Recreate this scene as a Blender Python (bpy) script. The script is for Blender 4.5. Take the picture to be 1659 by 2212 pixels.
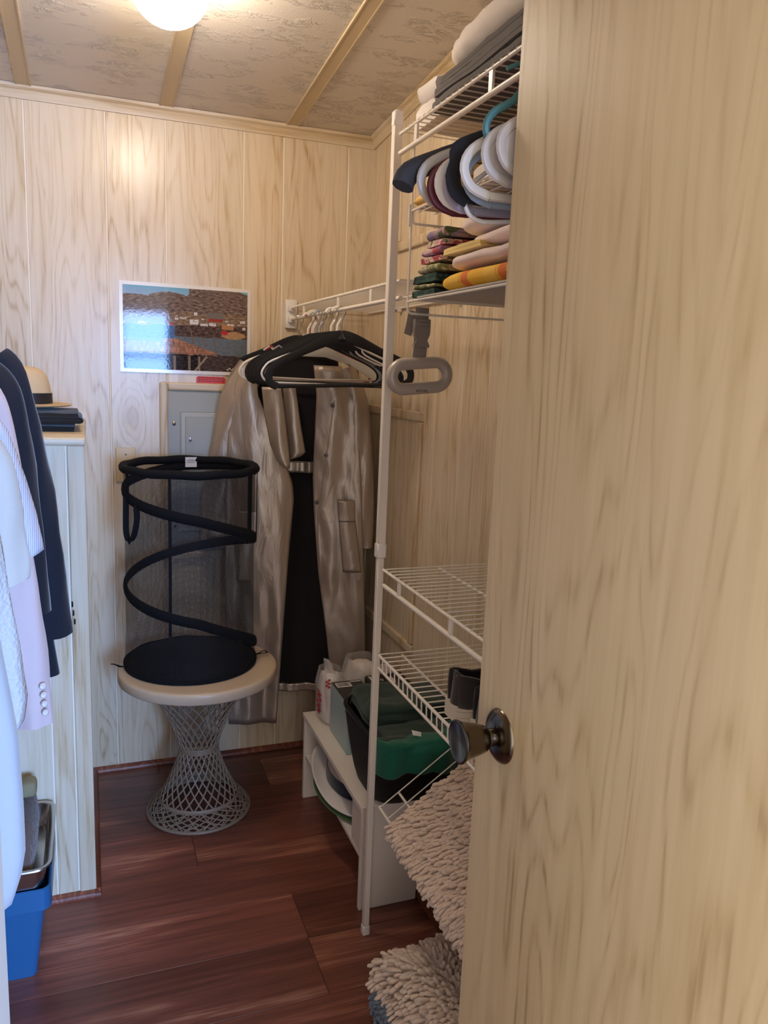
import bpy, bmesh, math, random
from mathutils import Vector, Matrix, noise
PI = math.pi
rnd = random.Random(7)
SC = bpy.context.scene
COL = SC.collection
for o in list(bpy.data.objects):
    bpy.data.objects.remove(o)

# ------------------------------------------------------------------ camera
cd = bpy.data.cameras.new('camera')
cam = bpy.data.objects.new('camera', cd); COL.objects.link(cam)
YAW, PITCH, ROLL = 0.362804524, 0.176936073, -0.0403112748
fw = Vector((math.sin(YAW)*math.cos(PITCH), math.cos(YAW)*math.cos(PITCH), -math.sin(PITCH)))
rt = Vector((math.cos(YAW), -math.sin(YAW), 0)); dn = fw.cross(rt)
r2 = math.cos(ROLL)*rt + math.sin(ROLL)*dn; d2 = -math.sin(ROLL)*rt + math.cos(ROLL)*dn
M = Matrix.Identity(4)
for i in range(3):
    M[i][0] = r2[i]; M[i][1] = -d2[i]; M[i][2] = -fw[i]
M[0][3], M[1][3], M[2][3] = 0, 0, 1.40
cam.matrix_world = M
cd.sensor_fit = 'VERTICAL'; cd.sensor_height = 24; cd.lens = 24*1699.42/2212; cd.clip_start = 0.02
SC.camera = cam
# ------------------------------------------------------------------ world, light, exposure
W = bpy.data.worlds.new('world'); SC.world = W; W.use_nodes = True
W.node_tree.nodes['Background'].inputs[0].default_value = (0.96, 0.93, 0.91, 1)
W.node_tree.nodes['Background'].inputs[1].default_value = 1.95
LAMP = 36.0          # emission of the ceiling globe
LAMP_COL = (1.0, 0.86, 0.70)
al = bpy.data.lights.new('bedroom_window_light', 'AREA'); al.shape = 'RECTANGLE'; al.size = 1.16; al.size_y = 0.85
al.energy = 62; al.color = (0.22, 0.46, 1.0); al.spread = math.radians(100)
alo = bpy.data.objects.new('bedroom_window_light', al); COL.objects.link(alo)
alo.location = (0.87, -2.35, 1.42)   # sky light from the window of the room behind the camera
alo.rotation_euler = Vector((-0.22, 1, -0.22)).to_track_quat('-Z', 'Y').to_euler()
vs = SC.view_settings
SC.display_settings.display_device = 'sRGB'
vs.view_transform = 'Standard'; vs.look = 'None'; vs.gamma = 1; vs.use_curve_mapping = False; vs.exposure = 0.45

# ------------------------------------------------------------------ materials
def lin(c):
    if isinstance(c, str):
        c = [int(c[i:i+2], 16)/255 for i in (0, 2, 4)]
    return tuple((x/12.92 if x <= 0.04045 else ((x+0.055)/1.055)**2.4) for x in c) + (1,)
MATS = {}
class NT:
    def __init__(s, name):
        s.m = bpy.data.materials.new(name); s.m.use_nodes = True
        s.t = s.m.node_tree; s.b = s.t.nodes['Principled BSDF']
    def n(s, typ, **kw):
        x = s.t.nodes.new(typ)
        for k, v in kw.items():
            if k.startswith('i_'):
                key = k[2:]; x.inputs[int(key) if key.isdigit() else key].default_value = v
            else: setattr(x, k, v)
        return x
    def l(s, a, b, ao=0, bi=0):
        s.t.links.new(a.outputs[ao], b.inputs[bi]); return b
    def math(s, op, a, b=None):
        x = s.n('ShaderNodeMath', operation=op)
        for i, v in enumerate((a, b)):
            if v is None: continue
            if isinstance(v, (int, float)): x.inputs[i].default_value = v
            else: s.t.links.new(v, x.inputs[i])
        return x.outputs[0]
    def bump(s, h, strength=0.3, dist=0.002):
        b = s.n('ShaderNodeBump'); b.inputs['Strength'].default_value = strength; b.inputs['Distance'].default_value = dist
        s.t.links.new(h, b.inputs['Height']); s.t.links.new(b.outputs[0], s.b.inputs['Normal'])
def plain(name, col, rough=0.5, metal=0.0, bscale=0, bstr=0.2, var=0.0, spec=0.5, sheen=0.0, bdist=0.001):
    if name in MATS: return MATS[name]
    t = NT(name); t.b.inputs['Base Color'].default_value = lin(col)
    t.b.inputs['Roughness'].default_value = rough; t.b.inputs['Metallic'].default_value = metal
    t.b.inputs['Specular IOR Level'].default_value = spec
    if sheen: t.b.inputs['Sheen Weight'].default_value = sheen
    g = t.n('ShaderNodeNewGeometry')
    if bscale:
        n = t.n('ShaderNodeTexNoise', i_Scale=bscale, i_Detail=4.0); t.l(g, n)
        t.bump(n.outputs[0], bstr, bdist)
    if var:
        n2 = t.n('ShaderNodeTexNoise', i_Scale=9.0, i_Detail=3.0); t.l(g, n2)
        mx = t.n('ShaderNodeMix', data_type='RGBA'); c = lin(col)
        mx.inputs[6].default_value = tuple(x*(1-var) for x in c[:3]) + (1,)
        mx.inputs[7].default_value = tuple(min(1, x*(1+var)) for x in c[:3]) + (1,)
        t.l(n2, mx, 0, 0); t.t.links.new(mx.outputs[2], t.b.inputs['Base Color'])
    MATS[name] = t.m; return t.m
def cloth(name, col, scale=420, rough=0.9, var=0.08, bstr=0.25):
    return plain(name, col, rough, 0, scale, bstr, var, 0.25, 0.25)
def wood(name, cols, axis='z', scale=1.0, freq=30, stretch=0.10, knots=1.1, rough=0.42, fine=0.35, spec=0.4, rand=1.0, tint=0.10, contour=1.0, kscale=2.6, pscale=210, pst=0.05):
    if name in MATS: return MATS[name]
    t = NT(name)
    g = t.n('ShaderNodeNewGeometry'); oi = t.n('ShaderNodeObjectInfo')
    off = t.n('ShaderNodeCombineXYZ')
    r = t.math('MULTIPLY', oi.outputs['Random'], 17.0*rand)
    for i in range(3): t.t.links.new(t.math('MULTIPLY', r, (1.0, 0.7, 1.9)[i]), off.inputs[i])
    add = t.n('ShaderNodeVectorMath', operation='ADD'); t.l(g, add, 0, 0); t.l(off, add, 0, 1)
    def mapped(s, st):
        m = t.n('ShaderNodeMapping'); v = [s, s, s]; v['xyz'.index(axis)] = s*st
        m.inputs['Scale'].default_value = v; t.l(add, m); return m
    big = t.n('ShaderNodeTexNoise', i_Scale=1.0, i_Detail=2.0, i_Roughness=0.45, i_Distortion=0.35)
    t.l(mapped(8.5*scale, stretch), big)
    # knots
    kn = t.n('ShaderNodeTexVoronoi', i_Scale=1.0, i_Randomness=1.0); t.l(mapped(kscale*scale*1.6, 0.45), kn)
    kd = t.n('ShaderNodeMapRange', interpolation_type='SMOOTHSTEP'); t.t.links.new(kn.outputs['Distance'], kd.inputs[0])
    kd.inputs[1].default_value = 0.0; kd.inputs[2].default_value = 0.30; kd.inputs[3].default_value = 1.0; kd.inputs[4].default_value = 0.0
    f = t.math('ADD', big.outputs[0], t.math('MULTIPLY', kd.outputs[0], 0.22*knots))
    wob = t.n('ShaderNodeTexNoise', i_Scale=1.0, i_Detail=3.0); t.l(mapped(26*scale, 0.2), wob)
    f = t.math('ADD', f, t.math('MULTIPLY', wob.outputs[0], 0.055))
    s1 = t.math('SINE', t.math('MULTIPLY', f, freq*2.0))
    s1 = t.math('POWER', t.math('ADD', t.math('MULTIPLY', s1, 0.5), 0.5), 4.0)
    st = t.n('ShaderNodeTexNoise', i_Scale=1.0, i_Detail=4.0, i_Roughness=0.6); t.l(mapped(70*scale, 0.035), st)
    patch = t.n('ShaderNodeTexNoise', i_Scale=1.0, i_Detail=2.0); t.l(mapped(9*scale, 0.12), patch)
    pm = t.n('ShaderNodeMapRange'); t.l(patch, pm); pm.inputs[1].default_value = 0.35; pm.inputs[2].default_value = 0.65
    v = t.math('MULTIPLY', s1, t.math('ADD', t.math('MULTIPLY', pm.outputs[0], 0.65), 0.25))
    po = t.n('ShaderNodeTexNoise', i_Scale=1.0, i_Detail=2.0); t.l(mapped(pscale*scale, pst), po)
    pq = t.n('ShaderNodeMapRange'); t.l(po, pq); pq.inputs[1].default_value = 0.40; pq.inputs[2].default_value = 0.62
    v = t.math('MULTIPLY', v, t.math('ADD', t.math('MULTIPLY', pq.outputs[0], 0.75), 0.55))
    v = t.math('MULTIPLY', v, 0.85*contour)
    v = t.math('ADD', v, t.math('MULTIPLY', pq.outputs[0], 0.16*fine))
    v = t.math('ADD', v, t.math('MULTIPLY', t.math('SUBTRACT', st.outputs[0], 0.42), fine*2.2))
    v = t.math('ADD', v, t.math('MULTIPLY', t.math('SUBTRACT', pm.outputs[0], 0.5), 0.16))
    kc = t.math('POWER', kd.outputs[0], 3.0)
    v = t.math('ADD', v, t.math('MULTIPLY', kc, 0.5*knots))
    ramp = t.n('ShaderNodeValToRGB'); t.t.links.new(v, ramp.inputs[0])
    e = ramp.color_ramp.elements
    e[0].position = 0.0; e[0].color = lin(cols[0]); e[1].position = 0.95; e[1].color = lin(cols[2])
    mid = e.new(0.38); mid.color = lin(cols[1])
    hs = t.n('ShaderNodeHueSaturation')
    t.t.links.new(t.math('ADD', t.math('MULTIPLY', t.math('SUBTRACT', oi.outputs['Random'], 0.5), tint*2), 1.0), hs.inputs['Value'])
    t.t.links.new(ramp.outputs[0], hs.inputs['Color']); t.t.links.new(hs.outputs[0], t.b.inputs['Base Color'])
    t.b.inputs['Roughness'].default_value = rough; t.b.inputs['Specular IOR Level'].default_value = spec
    t.bump(v, 0.08, 0.0015)
    MATS[name] = t.m; return t.m

PANEL = wood('wood_panelling', ('e4d2b6', 'd4bc98', 'a88458'), freq=46, rough=0.27, fine=0.34, tint=0.04, contour=0.56)
TRIM = wood('wood_trim', ('dfcdb0', 'd0b792', 'b39468'), freq=18, knots=0, rough=0.4, tint=0.03)
GROOVE = plain('groove_lining', 'f6ead6', 0.6)
DOORW = wood('door_wood', ('d2bb92', 'c4ab80', '957752'), freq=70, scale=0.72, stretch=0.12, knots=0.2, rough=0.38, fine=0.40, tint=0.0, contour=0.48, kscale=1.2, pscale=150, pst=0.07)
FLOORW = wood('floor_laminate', ('6c4034', '905544', 'bd8a6e'), axis='x', scale=0.9, freq=9, knots=0.15, rough=0.30, fine=0.46, spec=0.5, tint=0.30, contour=0.75, stretch=0.12)
REDW = wood('dark_red_moulding', ('74402f', '945440', 'a86a50'), axis='y', knots=0, rough=0.35, tint=0.03)
BROWNW = wood('brown_board', ('6e4428', '7d5030', '8c5c3a'), axis='y', knots=0, rough=0.5)
def ceiling_mat():
    t = NT('textured_ceiling'); t.b.inputs['Base Color'].default_value = lin('ddd2c4'); t.b.inputs['Roughness'].default_value = 0.55
    t.b.inputs['Specular IOR Level'].default_value = 0.3
    g = t.n('ShaderNodeNewGeometry')
    m = t.n('ShaderNodeMapping'); m.inputs['Scale'].default_value = (1, 1.9, 1); t.l(g, m)
    big = t.n('ShaderNodeTexNoise', i_Scale=16.0, i_Detail=5.0, i_Roughness=0.65, i_Distortion=1.2); t.l(m, big)
    ridge = t.math('ABSOLUTE', t.math('SUBTRACT', big.outputs[0], 0.5))
    r = t.n('ShaderNodeMapRange', interpolation_type='SMOOTHSTEP'); t.t.links.new(ridge, r.inputs[0])
    r.inputs[1].default_value = 0.0; r.inputs[2].default_value = 0.045; r.inputs[3].default_value = 1.0; r.inputs[4].default_value = 0.0
    msk = t.n('ShaderNodeTexNoise', i_Scale=9.0, i_Detail=2.0); t.l(m, msk)
    mm = t.n('ShaderNodeMapRange', interpolation_type='SMOOTHSTEP'); t.l(msk, mm); mm.inputs[1].default_value = 0.46; mm.inputs[2].default_value = 0.60
    fn = t.n('ShaderNodeTexNoise', i_Scale=240.0, i_Detail=2.0); t.l(g, fn)
    h = t.math('ADD', t.math('MULTIPLY', r.outputs[0], mm.outputs[0]), t.math('MULTIPLY', fn.outputs[0], 0.12))
    t.bump(h, 0.7, 0.005); return t.m
CEIL = ceiling_mat()
BATT = plain('ceiling_batten', 'cfb994', 0.5, 0, 160, 0.15)
WHITEM = plain('white_coated_wire', 'f2e8da', 0.32)
POLEM = plain('white_painted_pole', 'eee4d6', 0.38)
WHITEP = plain('white_melamine', 'f0e6da', 0.4, 0, 300, 0.04)
BLACKV = plain('black_velvet', '1c1a1c', 0.85, 0, 700, 0.2, 0, 0.3, 0.35)
WHITEPL = plain('white_plastic', 'efe9e2', 0.32)
GREYPL = plain('pale_grey_plastic', 'bfb6ac', 0.35)
BEIGEPL = plain('beige_plastic', 'd8cfc2', 0.38)
CHROME = plain('steel_wire', 'b8b4ae', 0.25, 1.0)

# ------------------------------------------------------------------ mesh builder
class MB:
    def __init__(s): s.v = []; s.f = []
    def add(s, vs, fs):
        k = len(s.v); s.v += [Vector(v) for v in vs]; s.f += [tuple(i+k for i in f) for f in fs]; return s
    def hexa(s, p):      # 8 points: bottom 4 ccw, top 4 ccw
        return s.add(p, [(3, 2, 1, 0), (4, 5, 6, 7), (0, 1, 5, 4), (1, 2, 6, 5), (2, 3, 7, 6), (3, 0, 4, 7)])
    def box(s, x0, x1, y0, y1, z0, z1):
        return s.hexa([(x0, y0, z0), (x1, y0, z0), (x1, y1, z0), (x0, y1, z0), (x0, y0, z1), (x1, y0, z1), (x1, y1, z1), (x0, y1, z1)])
    def bbox(s, x0, x1, y0, y1, z0, z1, b=0.004, seg=2):   # bevelled box
        bm = bmesh.new(); bmesh.ops.create_cube(bm, size=1)
        for v in bm.verts: v.co = Vector(((x0+x1)/2+v.co.x*(x1-x0), (y0+y1)/2+v.co.y*(y1-y0), (z0+z1)/2+v.co.z*(z1-z0)))
        bmesh.ops.bevel(bm, geom=list(bm.edges), offset=b, segments=seg, affect='EDGES', profile=0.5)
        bm.verts.index_update(); s.add([v.co.copy() for v in bm.verts], [[v.index for v in f.verts] for f in bm.faces]); bm.free(); return s
    def tube(s, path, r, seg=8, closed=False, rb=None, ref=None, cap=True):
        P = [Vector(p) for p in path]; n = len(P); rings = []
        prevN = None
        for i in range(n):
            a = P[(i-1) % n] if (closed or i > 0) else P[i]; b = P[(i+1) % n] if (closed or i < n-1) else P[i]
            T = (b-a); T = T.normalized() if T.length > 1e-9 else Vector((0, 0, 1))
            if ref is not None:
                B = Vector(ref); B = (B - T*B.dot(T)); B = B.normalized() if B.length > 1e-6 else T.orthogonal().normalized()
                N = B.cross(T).normalized()
            else:
                N = T.orthogonal().normalized() if prevN is None else (prevN - T*prevN.dot(T)).normalized()
                B = T.cross(N)
            prevN = N
            ra = r[i] if isinstance(r, (list, tuple)) else r
            rbb = (rb[i] if isinstance(rb, (list, tuple)) else rb) if rb is not None else ra
            rings.append([P[i] + N*(ra*math.cos(2*PI*k/seg)) + B*(rbb*math.sin(2*PI*k/seg)) for k in range(seg)])
        vs = [v for R in rings for v in R]; fs = []
        m = n if closed else n-1
        for i in range(m):
            j = (i+1) % n
            for k in range(seg): fs.append((i*seg+k, i*seg+(k+1) % seg, j*seg+(k+1) % seg, j*seg+k))
        if cap and not closed:
            fs.append(tuple(range(seg-1, -1, -1))); fs.append(tuple((n-1)*seg+k for k in range(seg)))
        return s.add(vs, fs)
    def cyl(s, a, b, r, seg=10, r2=None): return s.tube([a, b], [r, r if r2 is None else r2], seg)
    def lathe(s, prof, c=(0, 0, 0), axis='z', seg=32, closed=False, sx=1, sy=1):
        vs = []; fs = []; n = len(prof)
        for (r, h) in prof:
            for k in range(seg):
                a = 2*PI*k/seg; u, w = r*math.cos(a)*sx, r*math.sin(a)*sy
                p = {'z': (u, w, h), 'x': (h, u, w), 'y': (u, h, w)}[axis]
                vs.append((p[0]+c[0], p[1]+c[1], p[2]+c[2]))
        m = n if closed else n-1
        for i in range(m):
            j = (i+1) % n
            for k in range(seg): fs.append((i*seg+k, i*seg+(k+1) % seg, j*seg+(k+1) % seg, j*seg+k))
        if not closed:
            if prof[0][0] > 1e-6: fs.append(tuple(range(seg-1, -1, -1)))
            if prof[-1][0] > 1e-6: fs.append(tuple((n-1)*seg+k for k in range(seg)))
        return s.add(vs, fs)
    def grid(s, fn, nu, nv, closeu=False):
        vs = [fn(i/(nu if closeu else nu-1), j/(nv-1)) for j in range(nv) for i in range(nu)]; fs = []
        for j in range(nv-1):
            for i in range(nu if closeu else nu-1):
                k = (i+1) % nu; fs.append((j*nu+i, j*nu+k, (j+1)*nu+k, (j+1)*nu+i))
        return s.add(vs, fs)
    def prism(s, pts, d0, d1, axis='y'):     # polygon in the plane across axis, extruded d0..d1
        n = len(pts)
        mk = {'y': lambda p, d: (p[0], d, p[1]), 'x': lambda p, d: (d, p[0], p[1]), 'z': lambda p, d: (p[0], p[1], d)}[axis]
        vs = [mk(p, d0) for p in pts] + [mk(p, d1) for p in pts]
        fs = [tuple(range(n)), tuple(range(2*n-1, n-1, -1))] + [(i, i+n, (i+1) % n+n, (i+1) % n) for i in range(n)]
        return s.add(vs, fs)
    def mesh(s, name, m, org=(0, 0, 0), smooth=True, angle=40):
        me = bpy.data.meshes.new(name); o = Vector(org)
        me.from_pydata([v-o for v in s.v], [], s.f)
        bm = bmesh.new(); bm.from_mesh(me); bmesh.ops.recalc_face_normals(bm, faces=bm.faces); bm.to_mesh(me); bm.free()
        if smooth:
            me.polygons.foreach_set('use_smooth', [True]*len(me.polygons)); me.set_sharp_from_angle(angle=math.radians(angle))
        if m: me.materials.append(m)
        return me
    def build(s, name, m, parent=None, smooth=True, angle=40, org=None, solid=0, sub=0):
        org = world_of(parent) if parent is not None else (org or (0, 0, 0))
        o = bpy.data.objects.new(name, s.mesh(name, m, org, smooth, angle)); COL.objects.link(o)
        if parent is not None: o.parent = parent
        else: o.location = org
        if solid:
            md = o.modifiers.new('thick', 'SOLIDIFY'); md.thickness = solid; md.offset = 0
        if sub:
            md = o.modifiers.new('sub', 'SUBSURF'); md.levels = sub; md.render_levels = sub
        return o
def world_of(o):
    v = Vector((0, 0, 0))
    while o is not None: v += o.location; o = o.parent
    return v
def tag(o, label=None, cat=None, group=None, kind=None):
    if label: o['label'] = label
    if cat: o['category'] = cat
    if group: o['group'] = group
    if kind: o['kind'] = kind
    return o
def thing(name, label, cat, loc=(0, 0, 0), group=None, kind=None):
    o = bpy.data.objects.new(name, None); o.empty_display_size = 0.05; COL.objects.link(o); o.location = loc
    return tag(o, label, cat, group, kind)
def dup_child(src, parent, loc=None, rotz=None, name=None):
    c = src.copy(); COL.objects.link(c); c.parent = parent
    if name: c.name = name
    if loc is not None: c.location = loc
    if rotz is not None: c.rotation_euler.z = rotz
    return c
def nz(p, s=1.0, seed=0.0): return noise.noise(Vector((p[0]*s+seed*3.1, p[1]*s-seed*1.7, p[2]*s+seed*5.3)))
def lerp(a, b, t): return a+(b-a)*t
def interp(tab, z):
    """piecewise-linear: tab = [(z, value...)...] in any monotone order"""
    t = sorted(tab)
    if z <= t[0][0]: return t[0][1:]
    for a, b in zip(t, t[1:]):
        if z <= b[0]:
            u = (z-a[0])/(b[0]-a[0]) if b[0] > a[0] else 0
            return tuple(lerp(p, q, u) for p, q in zip(a[1:], b[1:]))
    return t[-1][1:]
def smooth_path(pts, n=6, closed=False):     # Catmull-Rom
    P = [Vector(p) for p in pts]; out = []; m = len(P)
    for i in range(m if closed else m-1):
        p0 = P[(i-1) % m] if (closed or i > 0) else P[i]; p1 = P[i]; p2 = P[(i+1) % m]; p3 = P[(i+2) % m] if (closed or i+2 < m) else P[(i+1) % m]
        for k in range(n):
            t = k/n
            out.append(0.5*((2*p1)+(p2-p0)*t+(2*p0-5*p1+4*p2-p3)*t*t+(3*p1-p0-3*p2+p3)*t**3))
    if not closed: out.append(P[-1])
    return out

# ------------------------------------------------------------------ the room
D, RX, LX, FY = 2.689, 0.935, -0.62, 0.30          # back wall, right wall, left wall, inside of front wall
def zc(y): return 2.172 - 0.0889*(y-2.689)         # the pitched ceiling
CW = {'category': 'room'}
fl = MB().box(LX-0.1, RX+0.1, -3.0, D+0.1, -0.05, -0.012).build('floor', FLOORW, smooth=False)
tag(fl, 'reddish brown laminate plank floor of the closet', 'floor', kind='structure')
ys = [-0.94, -0.753, -0.566, -0.379, -0.192, -0.005, 0.182, 0.37, 0.557, 0.745, 0.932, 1.12, 1.308, 1.495, 1.684, 1.868, 2.055, 2.242, 2.43, 2.617, 2.70]
seam = {13: [0.483], 14: [0.485], 16: [0.261], 12: [-0.2], 15: [0.86, -0.36], 17: [-0.1, 0.9], 18: [0.55], 11: [0.3], 10: [0.0, 0.7], 19: [0.2]}
for i in range(len(ys)-1):
    xs = [LX-0.02] + sorted(seam.get(i, [0.1])) + [RX+0.02]
    for a, b in zip(xs, xs[1:]):
        y0, y1 = ys[i]+0.0005, ys[i+1]-0.0005; a2, b2 = a+0.0005, b-0.0005
        c = 0.0008
        mb = MB().hexa([(a2, y0, -0.012), (b2, y0, -0.012), (b2, y1, -0.012), (a2, y1, -0.012), (a2, y0, -c), (b2, y0, -c), (b2, y1, -c), (a2, y1, -c)])
        mb.add([(a2, y0, -c), (b2, y0, -c), (b2, y1, -c), (a2, y1, -c), (a2+c, y0+c, 0), (b2-c, y0+c, 0), (b2-c, y1-c, 0), (a2+c, y1-c, 0)],
               [(4, 5, 6, 7), (0, 1, 5, 4), (1, 2, 6, 5), (2, 3, 7, 6), (3, 0, 4, 7)])
        mb.build('plank', FLOORW, fl, smooth=False)

def wall_planks(parent, edges, plane, z0, ztop, mat=PANEL, t=0.008, face=1):
    """plane=('y',D): planks along x edges facing -y;  ('x',R): planks along y edges, facing 'face' in x"""
    ax, d = plane
    for a, b in zip(edges, edges[1:]):
        g, c = 0.0018, 0.0020; a2, b2 = a+g, b-g
        sec = [(a2, t), (a2, 0.0010), (a2+c, 0), (b2-c, 0), (b2, 0.0010), (b2, t)]
        vs = []
        for top in (0, 1):
            for (u, w) in sec:
                z = (ztop(u) if callable(ztop) else ztop) if top else z0
                vs.append((u, d+w*face, z) if ax == 'y' else (d+w*face, u, z))
        n = len(sec)
        MB().add(vs, [tuple(range(n)), tuple(range(2*n-1, n-1, -1))] + [(i, (i+1) % n, (i+1) % n+n, i+n) for i in range(n)]).build('plank', mat, parent, smooth=False)
wb = MB().box(LX-0.1, RX+0.1, D+0.0018, D+0.08, 0, 2.30).build('wall_back', GROOVE, smooth=False)
tag(wb, 'back closet wall of pale wood grain panelling', 'wall', kind='structure')
wall_planks(wb, [LX, -0.362, -0.156, 0.069, 0.246, 0.49, 0.62, 0.842, RX+0.005], ('y', D), 0, 2.2, t=0.009)
wr = MB().box(RX+0.0018, RX+0.08, 0.2, D+0.06, 0, 2.5).build('wall_right', GROOVE, smooth=False)
tag(wr, 'right closet wall of pale wood grain panelling behind the shelves', 'wall', kind='structure')
wall_planks(wr, [0.30, 0.55, 0.80, 0.98, 1.22, 1.40, 1.60, 1.768, 1.914, 2.083, 2.20, 2.335, 2.46, D+0.004], ('x', RX), 0, lambda y: zc(y)+0.03, t=0.009)
wl = MB().box(LX-0.08, LX-0.006, FY-0.1, D+0.06, 0, 2.5).build('wall_left', GROOVE, smooth=False)
tag(wl, 'left closet wall behind the hanging clothes', 'wall', kind='structure')
wall_planks(wl, [0.3, 0.7, 1.1, 1.5, 1.9, 2.3, D], ('x', LX), 0, lambda y: zc(y)+0.03, t=0.009, face=-1)
wf = MB().box(LX-0.1, -0.05, FY-0.1, FY, 0, 2.5).box(0.51, RX+0.1, FY-0.1, FY, 0, 2.5).box(-0.05, 0.51, FY-0.1, FY, 2.08, 2.5).build('wall_front', PANEL, smooth=False)
tag(wf, 'front closet wall with the doorway', 'wall', kind='structure')
jm = MB().bbox(-0.06, -0.0355, 0.19, 0.31, 0, 2.08, 0.002).bbox(0.497, 0.51, 0.19, 0.31, 0, 2.08, 0.002).bbox(-0.06, 0.51, 0.19, 0.31, 2.06, 2.09, 0.002).build('trim_1', plain('white_jamb', 'a8adb2', 0.45), smooth=False)
tag(jm, 'white door jamb at the left edge of the doorway', 'door jamb', kind='structure')

# window frame in the room behind the camera, around the daylight
wn = thing('window_1', 'white framed window in the room behind the doorway', 'window', (0.87, -2.32, 0.98), kind='structure')
WFM = plain('window_frame_white', 'e8e6e2', 0.45)
for a, b, c, d in ((0.25, 0.31, 0.93, 1.91), (1.43, 1.49, 0.93, 1.91), (0.31, 1.43, 0.93, 0.99), (0.31, 1.43, 1.85, 1.91), (0.31, 1.43, 1.44, 1.47)):
    MB().bbox(a, b, -2.34, -2.29, c, d, 0.004, 1).build('frame_bar', WFM, wn, smooth=False)

# ceiling
ce = MB().hexa([(LX-0.1, -0.2, zc(-0.2)+0.012), (RX+0.1, -0.2, zc(-0.2)+0.012), (RX+0.1, D+0.1, zc(D+0.1)+0.012), (LX-0.1, D+0.1, zc(D+0.1)+0.012),
                (LX-0.1, -0.2, zc(-0.2)+0.06), (RX+0.1, -0.2, zc(-0.2)+0.06), (RX+0.1, D+0.1, zc(D+0.1)+0.06), (LX-0.1, D+0.1, zc(D+0.1)+0.06)]).build('ceiling', CEIL, smooth=False)
tag(ce, 'sloping textured ceiling with narrow battens', 'ceiling', kind='structure')
bats = [-0.547, -0.151, 0.247, 0.643, 1.04]
def slab(x0, x1, y0, y1, dz0, dz1):
    return [(x0, y0, zc(y0)+dz0), (x1, y0, zc(y0)+dz0), (x1, y1, zc(y1)+dz0), (x0, y1, zc(y1)+dz0), (x0, y0, zc(y0)+dz1), (x1, y0, zc(y0)+dz1), (x1, y1, zc(y1)+dz1), (x0, y1, zc(y1)+dz1)]
edges = [LX-0.05] + bats[:-1] + [RX+0.05]
for a, b in zip(edges, edges[1:]):
    MB().hexa(slab(a+0.004, b-0.004, 0.0, D+0.02, 0, 0.012)).build('ceiling_panel', CEIL, ce, smooth=False)
for b in bats[:-1]:
    MB().hexa(slab(b-0.0165, b+0.0165, 0.0, D, -0.004, 0.001)).build('batten', BATT, ce, smooth=False)
    for s in (-1, 1):
        MB().hexa(slab(b+s*0.0185-0.002, b+s*0.0185+0.002, 0.0, D, -0.0055, 0.001)).build('batten_edge', BATT, ce, smooth=False)
# crown moulding
prof = [(0, -0.036), (0.006, -0.036), (0.008, -0.028), (0.014, -0.014), (0.022, -0.008), (0.024, 0.0), (0, 0.0)]
zb = zc(D)+0.001
t1 = MB().prism([(D-p[0], zb+p[1]) for p in prof], LX, RX, axis='x').build('trim_2', wood('trim_along', ('dfcdb0', 'cfb792', 'b69a70'), axis='x', freq=14, knots=0, rough=0.42, tint=0), angle=25)
tag(t1, 'pale wood crown moulding along the top of the back wall', 'moulding', kind='structure')
mb = MB(); n = len(prof); vs = []
for y in (0.3, D):
    for p in prof: vs.append((RX-p[0], y, zc(y)+0.001+p[1]))
mb.add(vs, [tuple(range(n)), tuple(range(2*n-1, n-1, -1))]+[(i, (i+1) % n, (i+1) % n+n, i+n) for i in range(n)])
tag(mb.build('trim_3', wood('trim_along_y', ('dfcdb0', 'cfb792', 'b69a70'), axis='y', freq=14, knots=0, rough=0.42, tint=0), angle=25), 'pale wood crown moulding sloping up along the right wall', 'moulding', kind='structure')
q = [(0, 0), (0.016, 0), (0.0155, 0.005), (0.012, 0.011), (0.006, 0.0148), (0, 0.016)]
tag(MB().prism([(D-a, b) for a, b in q], -0.01, RX, axis='x').build('baseboard_back', REDW, angle=60), 'low brown quarter round along the foot of the back wall', 'baseboard', kind='structure')

# half-height boxed enclosure in the back left corner
CY, CX, CZ = 2.017, -0.013, 1.196
en = MB().box(LX, CX-0.0018, CY+0.0018, D, 0, CZ).build('wall_enclosure', GROOVE, smooth=False)
tag(en, 'waist-high boxed enclosure in pale panelling at back left', 'enclosure', kind='structure')
wall_planks(en, [LX, -0.45, -0.27, -0.104, -0.052], ('y', CY), 0.012, CZ, t=0.008)
wall_planks(en, [CY+0.01, 2.2, 2.45, D], ('x', CX), 0.012, CZ, t=0.008, face=-1)
MB().bbox(-0.050, CX+0.003, CY-0.003, CY+0.02, 0.012, CZ, 0.003).build('corner_strip', TRIM, en, smooth=False)
MB().bbox(LX, CX+0.006, CY-0.012, D, CZ, CZ+0.019, 0.006, 3).build('top_board', wood('trim_along', (), axis='x'), en, angle=60)
q2 = [(-b, h) for b, h in q]
tag(MB().prism([(CY-a, b) for a, b in q], LX, CX+0.014, axis='x').prism([(CX+a, b) for a, b in q], CY-0.014, D, axis='y').build('baseboard_left', REDW, angle=60),
    'reddish quarter round around the foot of the boxed enclosure', 'baseboard', kind='structure')

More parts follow.
